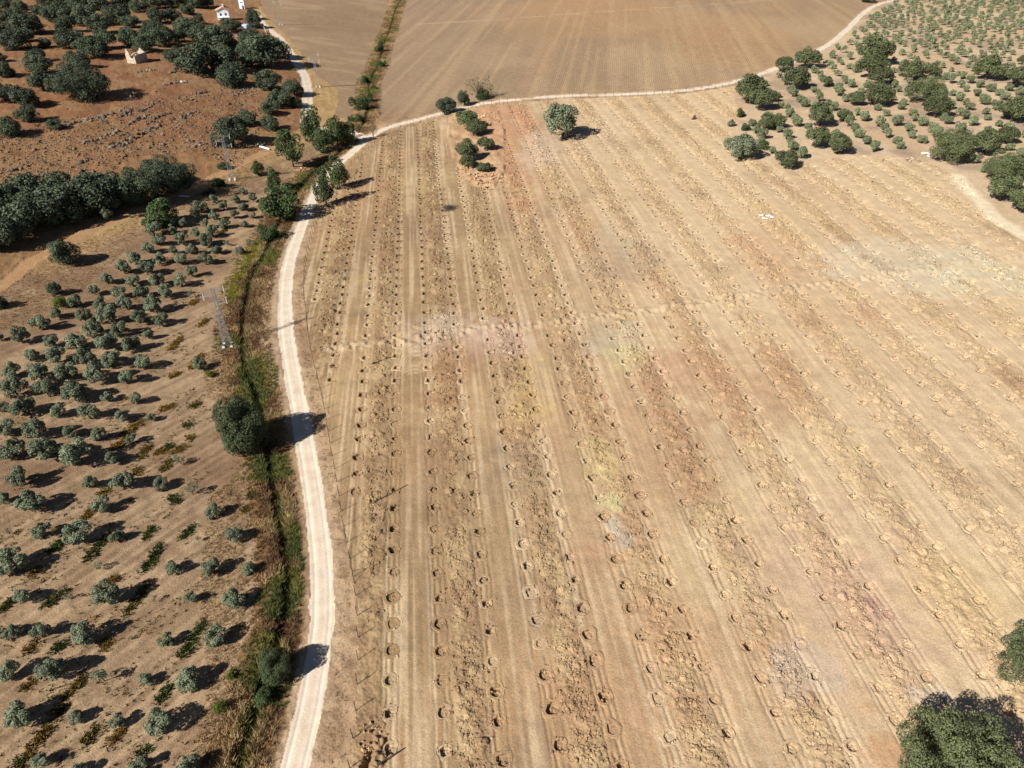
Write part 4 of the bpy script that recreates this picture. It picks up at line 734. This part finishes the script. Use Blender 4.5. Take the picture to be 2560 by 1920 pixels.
sa = dists(S[:, 0], S[:, 1]); sr = region(S[:, 0], S[:, 1], *sa); S = S[(sr != 9) & (sr != 10) & (sr != 5) & (sr != 6) & (sa[0] > 2.2)]; sz, _ = ground_z(S[:, 0], S[:, 1]); cs = np.array([lin(196, 158, 100), lin(170, 132, 84), lin(150, 118, 78), lin(206, 176, 120)])[rng.integers(0, 4, len(S))]
tag(link('straw_grass', mesh_np('straw_grass', *tufts(np.c_[S, sz], rng.uniform(.1, .34, len(S)), cs, 6, .032, .9, 9)), M_GRASS), 'dry straw grass on the verges and rough slopes', 'grass', kind='stuff')
WE = []
for ox, oy, L_ in [(0, 1440, [((560, 1100), (470, 1230)), ((430, 1290), (300, 1470)), ((270, 1520), (150, 1650)), ((1760, 390), (1570, 700)), ((1470, 950), (1370, 1090)), ((580, 110), (380, 270)), ((760, 850), (560, 1050)), ((1290, 60), (1080, 340)), ((830, 1320), (740, 1430)), ((1060, 1320), (980, 1450)), ((130, 200), (0, 300)), ((560, 580), (480, 630)), ((300, 580), (240, 650)), ((930, 570), (880, 620)), ((1030, 10), (900, 70)), ((1230, 1510), (1220, 1560)), ((280, 920), (200, 970))]),
                   (0, 960, [((580, 1330), (440, 1450)), ((870, 1370), (750, 1520)), ((1400, 1380), (1240, 1610)), ((1660, 1230), (1570, 1340)), ((1220, 320), (1060, 470)), ((1290, 530), (1200, 650)), ((1600, 530), (1500, 600)), ((1480, 650), (1410, 740)), ((1440, 570), (1350, 600)), ((1330, 1240), (1260, 1340)), ((1470, 970), (1540, 1020)), ((820, 1070), (720, 1160)), ((980, 1290), (900, 1370)), ((1050, 500), (980, 560)), ((1500, 180), (1390, 220)), ((340, 1590), (270, 1650)), ((1180, 740), (1190, 780)), ((930, 910), (860, 960)), ((1480, 540), (1420, 550)), ((1720, 160), (1660, 200)), ((1610, 350), (1640, 360)), ((1650, 450), (1630, 480)), ((2190, 940), (2150, 970)), ((2130, 1060), (2110, 1110))]),
                   (0, 480, [((1560, 1260), (1460, 1370)), ((1740, 1400), (1650, 1530)), ((1700, 930), (1650, 980)), ((1790, 1100), (1730, 1160)), ((1960, 320), (1900, 360)), ((1540, 1560), (1460, 1600))])]:
    for p, q in L_:
        A_, B_ = px([SH(ox, oy, *p)])[0], px([SH(ox, oy, *q)])[0]; n = int(40 + 45 * np.hypot(*(B_ - A_))); t = rng.random(n); g = rng.random(); dirn = (B_ - A_) / (np.hypot(*(B_ - A_)) + 1e-6)
        pos = A_ + (B_ - A_) * t[:, None] + rng.normal(0, .38, (n, 2)); WE += [(a, b, g) for a, b in pos]
W2 = area([(-40, 2000), (0, 900), (250, 800), (420, 640), (560, 560), (600, 640), (520, 760), (500, 900), (540, 1060), (590, 1250), (600, 1500), (520, 1920), (400, 2000)], 5200); W2 = W2[fbm(W2[:, 0] * .86 - W2[:, 1] * .5, (W2[:, 0] * .5 + W2[:, 1] * .86) * .3, 2.5, 3, 2) > .52]; WE += [(a, b, rng.random() * .7) for a, b in W2]
WE = np.array(WE); wz, _ = ground_z(WE[:, 0], WE[:, 1]); wc = np.where((WE[:, 2] + rng.normal(0, .2, len(WE)) > .5)[:, None], lin(70, 92, 34, .5), lin(150, 116, 48, .55))
tag(link('weeds', mesh_np('weeds', *tufts(np.c_[WE[:, :2], wz], rng.uniform(.1, .34, len(WE)), wc, 6, .07, 1.2, 12)), M_GRASS), 'green and ochre weeds growing between the olive rows', 'weeds', kind='stuff')

# ------------------------------------------------------------------ stones on the hillside
def rock_batch(n, line=None, poly=None, s0=-.9, sd=.45, jit=.7):
    if line is not None: A_, B_ = px(line); t = rng.random(n); P = A_ + (B_ - A_) * t[:, None] + rng.normal(0, jit, (n, 2))
    else: P = area(poly, n)
    a = dists(P[:, 0], P[:, 1]); rg = region(P[:, 0], P[:, 1], *a); P = P[(rg != 9) & (a[0] > 3)] if line is None else P; zz_, _ = ground_z(P[:, 0], P[:, 1]); sz_ = np.clip(rng.lognormal(s0, sd, len(P)), .15, 1.3)
    c = np.array([lin(132, 116, 102), lin(104, 92, 84), lin(152, 134, 114), lin(146, 108, 80)])[rng.integers(0, 4, len(P))] * rng.uniform(.8, 1.15, (len(P), 1)); return scatter_lumps(np.c_[P, zz_], sz_, np.clip(c, 0, 1), int(rng.integers(1e6)), .75)
tag(link('loose_rocks', mesh_np('loose_rocks', *rock_batch(4400, poly=[(0, 330), (150, 300), (300, 270), (500, 230), (640, 215), (660, 310), (600, 420), (480, 380), (330, 400), (200, 470), (0, 490)], s0=-1.3)), M_ROCK), 'grey rocks scattered over the lower red hillside', 'rocks', kind='stuff')
tag(link('hillside_stones', mesh_np('hillside_stones', *rock_batch(900, poly=[(0, 150), (300, 170), (560, 140), (640, 160), (640, 225), (300, 275), (0, 340)], s0=-1.6)), M_ROCK), 'small stones scattered over the upper red hillside', 'rocks', kind='stuff')
OUT = [((720, 1250), (1010, 1130), 'longest dark rock ridge in the middle of the red slope'), ((960, 1290), (1390, 1070), 'pale broken rock ridge right of the longest dark one'), ((1030, 1020), (1150, 945), 'short dark rock ridge left of the thick one'), ((1215, 970), (1335, 900), 'thick dark rock ridge high on the open slope'), ((1110, 1070), (1270, 1000), 'grey rock ridge just under the thick dark one'),
       ((1340, 1025), (1430, 985), 'small rock ridge right of the grey one'), ((1550, 1015), (1690, 970), 'rock ridge on the right half of the open slope'), ((1100, 865), (1210, 830), 'low rock ridge right of the largest oak shadow'), ((1410, 745), (1620, 705), 'rock ridge ending in a white stone below the broad oaks'), ((540, 1085), (680, 1050), 'dark rock ridge beside a small oak on the left'), ((690, 1050), (940, 985), 'long faint rock ridge right of the small oak'),
       ((1680, 815), (1790, 800), 'small rock cluster high on the right of the slope'), ((1200, 622), (1340, 600), 'thin rock ridge below the stone ruin'), ((1460, 632), (1520, 612), 'tiny rock ridge under the broad oaks'), ((1650, 1275), (1770, 1240), 'rock cluster left of the upper pylon'), ((1840, 1265), (1930, 1230), 'dark rock cluster touching the upper pylon'), ((2010, 840), (2140, 770), 'rock ridge at the top right of the slope'), ((100, 1480), (170, 1440), 'dark rock cluster on the lower left slope'), ((210, 1560), (480, 1500), 'widest grey rock outcrop above the oak belt'), ((690, 1400), (740, 1380), 'small dark rocks above the right end of the oak belt')]
for p, q, l in OUT: tag(link('rock_outcrop', mesh_np('rock_outcrop', *rock_batch(int(14 + np.hypot(q[0] - p[0], q[1] - p[1]) * .16), line=[SH(0, 0, *p), SH(0, 0, *q)], s0=-.55, sd=.4, jit=.55)), M_ROCK), l, 'rocks', 'rock outcrops on the red hillside')
def stone_pile(name, pxy, n, rad, sizes, cols, label, cat='stones', aspect=1.0):
    (a, b), = px([pxy]); gz_, _ = ground_z(a, b); root = tag(link(name, None, None, None, (a, b, float(gz_[0]))), label, cat)
    for i in range(n):
        v, f, _c = scatter_lumps(np.zeros((1, 3)), np.array([random.uniform(*sizes)]), np.zeros((1, 3)), random.randrange(10 ** 6), .8); m = MB(); m.add(v, [tuple(k) for k in f]); ro_ = rad * math.sqrt(random.random()); th = random.uniform(0, 6.3)
        o = link('stone', m.mesh('stone'), M_PIT, root, (ro_ * math.cos(th), ro_ * math.sin(th) * aspect, .05 + .35 * max(0, 1 - ro_ / rad))); o.color = (*np.clip(random.choice(cols) * random.uniform(.85, 1.1), 0, 1), 1)
    return root
ORS = [lin(222, 176, 130), lin(206, 156, 112), lin(232, 196, 154)]; GRS = [lin(200, 180, 156), lin(176, 152, 126), lin(220, 200, 172)]; WHS = [lin(250, 246, 238, .7), lin(235, 228, 216)]
stone_pile('stone_heap', SH(640, 0, 2010, 1545), 70, 4.2, (.22, .6), ORS, 'heap of orange stones at the foot of the rocky mound', aspect=2.2)
stone_pile('stone_heap', SH(640, 0, 1850, 1480), 30, 3.2, (.2, .5), ORS, 'loose orange stones below the lowest left oak of the mound', aspect=1.6)
stone_pile('stone_heap', SH(640, 0, 2010, 1040), 34, 3.6, (.25, .55), ORS, 'orange boulders beside the topmost oak of the mound', aspect=2.5)
stone_pile('white_stones', (1915, 543), 16, 1.7, (.25, .55), WHS, 'small heap of white stones lying in the dug field')
stone_pile('white_stones', SH(1920, 0, 1370, 1340), 14, 1.6, (.3, .6), WHS, 'white stones at the field edge beside the largest oak clump')
stone_pile('stone_heap', SH(1920, 0, 1280, 1385), 30, 3.5, (.15, .35), GRS, 'strip of small pale stones left of the white ones', aspect=.6)
stone_pile('stone_heap', (455, 146), 26, 2.6, (.3, .7), GRS, 'grey wall stones tumbled right of the stone ruin', aspect=.5)
stone_pile('white_stones', (460, 206), 8, 1.2, (.4, .8), WHS, 'white boulder group on the slope under the broad oaks')
stone_pile('stone_heap', S7(920, 320), 30, 2.4, (.25, .55), GRS, 'grey stones beside the white pipe at the path')
stone_pile('stone_heap', S7(1730, 760), 34, 2.6, (.2, .5), ORS, 'orange rubble on the stream bank below the tall round tree', aspect=.7)
stone_pile('clod_heap', SH(640, 960, 1000, 1010), 22, .9, (.1, .34), [lin(206, 180, 120), lin(176, 140, 98)], 'small heap of yellow clods at the foot of the middle pole')
stone_pile('clod_heap', (930, 1838), 40, 1.8, (.08, .24), [lin(190, 156, 104), lin(170, 136, 92), lin(206, 176, 126)], 'loose clods around the digger trench at the bottom of the fence', aspect=1.3)

# ------------------------------------------------------------------ fence along the road
root = tag(link('wire_fence', None, None, None, (0, 0, 0)), 'long wire fence on thin rusty posts between road and dug field', 'fence')
FP = resample(smooth(FENCE, 1), 3.1); fz_, _ = ground_z(FP[:, 0], FP[:, 1]); m = MB(); m.tube([(0, 0, -.3), (0, 0, 1.0), (0, 0, 2.0)], [.055, .05, .045], 6); pm = m.mesh('post'); pm.materials.append(M_RUST)
for i, (a, b) in enumerate(FP): link('post', pm, None, root, (a, b, fz_[i]), (random.uniform(-.03, .03), random.uniform(-.03, .03), 0))
m = MB()
for h in (.5, 1.1, 1.75):
    for i in range(len(FP) - 1): m.tube([(FP[i, 0], FP[i, 1], fz_[i] + h), (FP[i + 1, 0], FP[i + 1, 1], fz_[i + 1] + h)], .003, 3)
link('wire', m.mesh('wire'), M_RUST, root)
ib = int(np.argmin(np.hypot(*(FP - px([(884, 1441)])[0]).T))); m = MB()
for j in (-1, 1): m.tube([(FP[ib, 0], FP[ib, 1], fz_[ib] + 1.7), (FP[ib, 0] + .35 * (FP[ib + j, 0] - FP[ib, 0]), FP[ib, 1] + .35 * (FP[ib + j, 1] - FP[ib, 1]), fz_[ib])], .04, 5)
link('brace', m.mesh('brace'), M_RUST, root)

# poles lying across the rows
for (p, q, l) in [((934, 1257), (1019, 1212), 'long dark pole lying across the rows beside a clod heap'), ((932, 911), (997, 886), 'dark pole lying in the field beside the circular tyre marks'), ((944, 1917), (1013, 1870), 'dark pole lying at the bottom of the field by the fence')]:
    A_, B_ = px([p, q]); za, zb = ground_z([A_[0], B_[0]], [A_[1], B_[1]])[0]; m = MB(); L_ = float(np.hypot(*(B_ - A_))); m.tube([(0, 0, .16), (L_ * .5, 0, .15), (L_, 0, .12)], [.07, .055, .04], 7); m.box((.25, 0, .14), (.5, .3, .26))
    tag(link('pole', m.mesh('pole'), M_WOOD, None, (A_[0], A_[1], za), (0, -math.atan2(zb - za, L_), math.atan2(B_[1] - A_[1], B_[0] - A_[0]))), l, 'pole', 'poles lying in the dug field')

# ------------------------------------------------------------------ lattice pylons
def pylon(pxy, rz, label, H=12.6):
    (a, b), = px([pxy]); gz_, _ = ground_z(a, b); root = tag(link('lattice_pylon', None, None, None, (a, b, float(gz_[0])), (0, 0, rz)), label, 'pylon', 'lattice power pylons')
    w = lambda h: .72 - .47 * min(1, h / 10.0)
    for sx, sy in ((1, 1), (1, -1), (-1, 1), (-1, -1)):
        m = MB(); m.tube([(sx * w(0), sy * w(0), 0), (sx * w(10), sy * w(10), 10), (sx * w(10), sy * w(10), H)], .04, 5); link('leg', m.mesh('leg'), M_STEEL, root)
    m = MB(); hs = [0, 1.5, 2.9, 4.2, 5.4, 6.5, 7.5, 8.5, 9.4, 10.2, 11.0, 11.8, H]
    for h0, h1 in zip(hs[:-1], hs[1:]):
        for f in range(4):
            c = [(1, 1), (-1, 1), (-1, -1), (1, -1)]; p, q = c[f], c[(f + 1) % 4]; m.tube([(p[0] * w(h0), p[1] * w(h0), h0), (q[0] * w(h1), q[1] * w(h1), h1)], .018, 4); m.tube([(q[0] * w(h0), q[1] * w(h0), h0), (p[0] * w(h1), p[1] * w(h1), h1)], .018, 4); m.tube([(p[0] * w(h1), p[1] * w(h1), h1), (q[0] * w(h1), q[1] * w(h1), h1)], .018, 4)
    link('bracing', m.mesh('bracing'), M_STEEL, root)
    for h, s in ((12.2, 1), (11.0, -1), (9.8, 1)):
        m = MB(); e = (s * 1.9, 0, h)
        for y_ in (-.25, .25): m.tube([(s * .25, y_, h), e], .03, 4); m.tube([(s * .25, y_, h + .55), e], .022, 4)
        arm = link('arm', m.mesh('arm'), M_STEEL, root); m = MB(); m.tube([(e[0], 0, h + .55), (e[0], 0, h - .75)], .05, 6); link('insulator', m.mesh('insulator'), M_WHITE, arm)
    m = MB()
    for sx, sy in ((1, 1), (1, -1), (-1, 1), (-1, -1)): m.box((sx * .72, sy * .72, .1), (.4, .4, .4))
    link('footing', m.mesh('footing'), M_WHITE, root)
pylon((570, 864), .25, 'tall lattice pylon on the sand bank beside the ditch, nearest of all')
pylon((581, 450), .3, 'lattice pylon on the rocky slope in front of a dark oak')
pylon((795, 217), .3, 'lattice pylon in the straw verge of the side road')
pylon((702, 62), .3, 'farthest lattice pylon at the edge of the stubble field')

# ------------------------------------------------------------------ stone ruin, white house, tower, shed
def wallmesh(pts, th, tops):
    """wall standing along pts with the given top heights and thickness"""
    m = MB(); n = len(pts); d = Vector((pts[-1][0] - pts[0][0], pts[-1][1] - pts[0][1], 0)).normalized(); nn = Vector((-d.y, d.x, 0)) * th; V = []
    for (a, b), t in zip(pts, tops): V += [(a, b, -.6), (a, b, t), (a + nn.x, b + nn.y, t), (a + nn.x, b + nn.y, -.6)]
    F_ = [(0, 3, 2, 1), (4 * n - 4, 4 * n - 3, 4 * n - 2, 4 * n - 1)]
    for i in range(n - 1):
        for k in range(4): F_.append((4 * i + k, 4 * i + (k + 1) % 4, 4 * i + 4 + (k + 1) % 4, 4 * i + 4 + k))
    m.add(V, F_); return m
A_, B_, C_ = px([(319, 157), (341, 160), (361, 149)]); gz_ = float(ground_z(B_[0], B_[1])[0][0]); wv = (B_ - A_); W_ = float(np.hypot(*wv)); wv = wv / W_; sv = (C_ - B_); D_ = min(7.5, float(np.hypot(*sv))); sv = sv / np.hypot(*sv); sv = np.array([-wv[1], wv[0]]) * .92 + sv * .25; sv /= np.hypot(*sv)
root = tag(link('stone_ruin', None, None, None, (B_[0], B_[1], gz_)), 'roofless pale stone ruin among oaks on the red hillside', 'ruin')
fr = lambda t: tuple(-wv * W_ * (1 - t))
lk = lambda t, s: tuple(-wv * W_ * (1 - t) + sv * D_ * s)
link('wall', wallmesh([fr(0), fr(.12), fr(.2), fr(.3), fr(.45), fr(.5), fr(.62), fr(.8), fr(1)], .5, [3.6, 4.3, 5.6, 5.4, 4.2, 2.6, 2.0, 1.9, 3.4]).mesh('wall'), M_STONE, root)
link('wall', wallmesh([lk(1, 1), lk(1, .5), lk(1, .08)], -.5 if False else .5, [3.3, 3.2, 3.5]).mesh('wall'), M_STONE, root)
link('wall', wallmesh([lk(0, .08), lk(0, .4), lk(0, .7), lk(0, 1)], -.5, [3.2, 2.4, 2.9, 3.0]).mesh('wall'), M_STONE, root)
link('wall', wallmesh([lk(.06, 1), lk(.4, 1), lk(.55, 1), lk(.94, 1)], -.45, [2.8, 3.8, 4.8, 3.4]).mesh('wall'), M_STONE, root)
m = MB(); m.tube([(*lk(.2, .5), 2.2), (*lk(.95, .7), 2.9)], .12, 5); m.tube([(*lk(.3, .8), 2.0), (*lk(.95, .4), 2.6)], .1, 5); link('beam', m.mesh('beam'), M_WOOD, root)

def gable_house(pxy, rz, w, d, h, rise, label, name='white_house'):
    (a, b), = px([pxy]); gz_ = float(ground_z(a, b)[0][0]); root = tag(link(name, None, None, None, (a, b, gz_ - .2), (0, 0, rz)), label, 'house')
    m = MB(); m.box((0, 0, h / 2 + .6), (w, d, h - 1.2 + 1.2)); m.add([(-w / 2, -d / 2, h + .6), (w / 2, -d / 2, h + .6), (0, -d / 2, h + .6 + rise), (-w / 2, d / 2, h + .6), (w / 2, d / 2, h + .6), (0, d / 2, h + .6 + rise)], [(0, 1, 2), (5, 4, 3)]); link('wall', m.mesh('wall'), M_WHITE, root)
    m = MB(); o = .35
    for s in (-1, 1):
        e0 = (s * (w / 2 + o), h + .6 - rise * o / (w / 2)); m.add([(e0[0], -d / 2 - o, e0[1]), (0, -d / 2 - o, h + .6 + rise + .03), (0, d / 2 + o, h + .6 + rise + .03), (e0[0], d / 2 + o, e0[1]), (e0[0], -d / 2 - o, e0[1] + .18), (0, -d / 2 - o, h + .6 + rise + .21), (0, d / 2 + o, h + .6 + rise + .21), (e0[0], d / 2 + o, e0[1] + .18)], [(0, 1, 2, 3), (7, 6, 5, 4), (0, 4, 5, 1), (3, 2, 6, 7), (0, 3, 7, 4), (1, 5, 6, 2)])
    rf = link('roof', m.mesh('roof'), M_TILE, root); m = MB(); m.box((w * .12, d * .28, h + .6 + rise + .5), (.9, .7, 1.3)); m.box((w * .12, d * .28, h + .6 + rise + 1.2), (1.15, .95, .18)); link('chimney', m.mesh('chimney'), M_WHITE, rf)
    for wx, wy, wz, fx in ((-w * .2, -d / 2, h * .62, 0), (w * .22, -d / 2, h * .62, 0), (w / 2, -d * .1, h * .6, 1)):
        m = MB(); m.box((wx + (.03 if fx else 0), wy - (0 if fx else .03), wz + .4), (.1 if fx else 1.0, 1.0 if fx else .1, 1.35)); wf = link('window', m.mesh('window'), M_BLUE, root); m = MB(); m.box((wx + (.09 if fx else 0), wy - (0 if fx else .09), wz + .4), (.04 if fx else .8, .8 if fx else .04, 1.12)); link('pane', m.mesh('pane'), M_GLASS, wf)
    m = MB(); m.box((0, -d / 2 - .75, h * .42), (w, 1.5, .18)); bl = link('balcony', m.mesh('balcony'), M_WHITE, root)
    for s in (-1, 1): m = MB(); m.box((s * (w / 2 - .15), -d / 2 - 1.3, h * .2), (.28, .28, h * .44)); link('pillar', m.mesh('pillar'), M_WHITE, bl)
    m = MB(); m.box((0, -d / 2 - .05, .95), (1.1, .1, 2.0)); link('door', m.mesh('door'), M_DARK, root)
gable_house((560, 49), .35, 6.0, 5.6, 4.4, 1.2, 'white house with clay roof, chimney and pillared balcony among oaks')
def block_house(name, pxy, rz, w, d, h, mat, label, cat, roofmat):
    (a, b), = px([pxy]); gz_ = float(ground_z(a, b)[0][0]); root = tag(link(name, None, None, None, (a, b, gz_ - .3), (0, 0, rz)), label, cat); m = MB(); m.box((0, 0, h / 2), (w, d, h)); link('wall', m.mesh('wall'), mat, root)
    m = MB(); m.box((0, 0, h + .3), (w + .5, d + .5, .6)); m.box((0, 0, h + .68), (w + .2, d + .2, .16)); link('roof', m.mesh('roof'), roofmat, root)
    m = MB(); m.box((0, -d / 2 - .04, h * .72), (w * .5, .08, .5)); wf = link('window', m.mesh('window'), M_WHITE, root); m = MB(); m.box((0, -d / 2 - .1, h * .72), (w * .42, .05, .38)); link('pane', m.mesh('pane'), M_GLASS, wf)
    m = MB(); m.box((w * .2, -d / 2 - .04, 1.2), (.9, .08, 1.9)); link('door', m.mesh('door'), M_DARK, root)
block_house('white_tower', (607, 21), .1, 3.0, 3.0, 5.4, M_WHITE, 'narrow white tower house with a dark roof slab behind the oaks', 'house', M_STONE)
block_house('blue_shed', (617, 82), -.2, 2.3, 2.6, 3.3, M_BLUE, 'small pale blue shed half hidden between oaks near the farm track', 'shed', M_BLUE)
# stone boundary wall and gate posts by the farm
A_, B_ = px([(565, 93), (600, 93)]); m = MB(); n = 24
for i in range(n):
    p = A_ + (B_ - A_) * i / (n - 1); zg = float(ground_z(p[0], p[1])[0][0]); m.box((p[0], p[1], zg + .3), (random.uniform(.4, .6), random.uniform(.4, .6), random.uniform(.6, 1.0)), random.random(), .8)
tag(link('stone_wall', m.mesh('stone_wall'), M_STONE), 'low dry stone wall between oaks below the pale blue shed', 'wall')
A_, B_ = px([(658, 68), (666, 86)]); zg = float(ground_z(*A_)[0][0]); zg2 = float(ground_z(*B_)[0][0]); root = tag(link('farm_gate', None, None, None, (A_[0], A_[1], zg)), 'cream wooden rails between two posts beside the farm track', 'gate'); dv = B_ - A_
for t in (0, 1): m = MB(); m.box((dv[0] * t, dv[1] * t, .8 + (zg2 - zg) * t), (.35, .35, 1.9)); link('post', m.mesh('post'), M_STONE, root)
for h in (.4, .9, 1.4): m = MB(); m.tube([(0, 0, h), (dv[0], dv[1], h + zg2 - zg)], .07, 4); link('rail', m.mesh('rail'), M_STONE, root)
# white car parked by the track
(a, b), = px([(655, 66)]); gz_ = float(ground_z(a, b)[0][0]); root = tag(link('parked_car', None, None, None, (a, b, gz_), (0, 0, 2.0)), 'white car parked under an oak beside the farm track', 'car')
prof = [(-2.1, .35), (2.1, .35), (2.12, .75), (1.9, .92), (1.0, 1.0), (.5, 1.45), (-1.3, 1.5), (-2.0, 1.0), (-2.12, .7)]; m = MB(); V = [(p[0], s * .85 * (1 if p[1] < 1.2 else .82), p[1]) for s in (-1, 1) for p in prof]; n = len(prof); m.add(V, [tuple(range(n)), tuple(range(2 * n - 1, n - 1, -1))] + [(i, n + i, n + (i + 1) % n, (i + 1) % n) for i in range(n)]); link('body', m.mesh('body'), M_CAR, root)
for s in (-1, 1):
    m = MB(); m.add([(.85, s * .8, 1.05), (.45, s * .725, 1.4), (-1.2, s * .725, 1.43), (-1.7, s * .8, 1.05)], [(0, 1, 2, 3)]); m.v = [(p[0], p[1] + s * .04, p[2]) for p in m.v]; link('side_window', m.mesh('side_window'), M_GLASS, root)
    for w_ in (-1.3, 1.3): m = MB(); m.tube([(w_, s * .62, .33), (w_, s * .88, .33)], .33, 12); link('wheel', m.mesh('wheel'), M_TYRE, root)
m = MB(); m.add([(1.02, -.7, 1.02), (1.02, .7, 1.02), (.54, .62, 1.43), (.54, -.62, 1.43)], [(0, 1, 2, 3)]); m.v = [(p[0] + .03, p[1], p[2] + .03) for p in m.v]; link('windscreen', m.mesh('windscreen'), M_GLASS, root)

# white pipes by the path, dark stump, brush pile
for p, q, l in [((650, 371), (674, 375), 'thick white pipe lying at the end of the path near the trees'), ((448, 492), (474, 494), 'white pipe lying beside the path above the olive rows')]:
    A_, B_ = px([p, q]); za = float(ground_z(*A_)[0][0]); zb = float(ground_z(*B_)[0][0]); m = MB(); m.tube([(A_[0], A_[1], za + .3), (B_[0], B_[1], zb + .3)], .3 if p[0] > 600 else .14, 10); tag(link('white_pipe', m.mesh('white_pipe'), M_WHITE), l, 'pipe')
(a, b), = px([(1735, 297)]); gz_ = float(ground_z(a, b)[0][0]); m = MB(); g = random.Random(4)
m.tube([(0, 0, -.1), (.05, 0, .7), (.1, .05, 1.5)], [.75, .5, .12], 8)
for i in range(9): th = g.uniform(0, 6.3); m.tube([(0, 0, .2), (math.cos(th) * .9, math.sin(th) * .9, g.uniform(.1, .5))], [.22, .06], 5)
tag(link('tree_stump', m.mesh('tree_stump'), M_WOOD, None, (a, b, gz_)), 'uprooted black stump lying alone in the upper dug field', 'stump')
(a, b), = px([SH(640, 480, 1665, 145)]); gz_ = float(ground_z(a, b)[0][0]); m = MB()
for i in range(150):
    th = g.uniform(0, 6.3); r = g.uniform(0, 2.0); th2 = g.uniform(0, 6.3); L_ = g.uniform(.6, 1.6); zc_ = g.uniform(0, .9) * (1 - r / 2.4); p = Vector((r * math.cos(th), r * math.sin(th), zc_)); m.tube([p, p + Vector((math.cos(th2) * L_, math.sin(th2) * L_, g.uniform(-.1, .5)))], [.05, .02], 3)
tag(link('brush_pile', m.mesh('brush_pile'), M_BARK, None, (a, b, gz_)), 'heap of cut dark branches between the upper planting rows', 'branches')
(a, b), = px([SH(0, 480, 1790, 20)]); gz_ = float(ground_z(a, b)[0][0]); m = MB()
for i in range(220):
    th = g.uniform(0, 6.3); r = g.uniform(0, 1); th2 = g.uniform(0, 6.3); L_ = g.uniform(.6, 1.8); p = Vector((4.2 * r * math.cos(th), 2.2 * r * math.sin(th), g.uniform(0, .7) * (1 - r))); m.tube([p, p + Vector((math.cos(th2) * L_, math.sin(th2) * L_, g.uniform(-.05, .4)))], [.05, .02], 3)
tag(link('brush_pile', m.mesh('brush_pile'), M_BARK, None, (a, b, gz_)), 'wide heap of grey prunings above the olive rows by the path', 'branches')
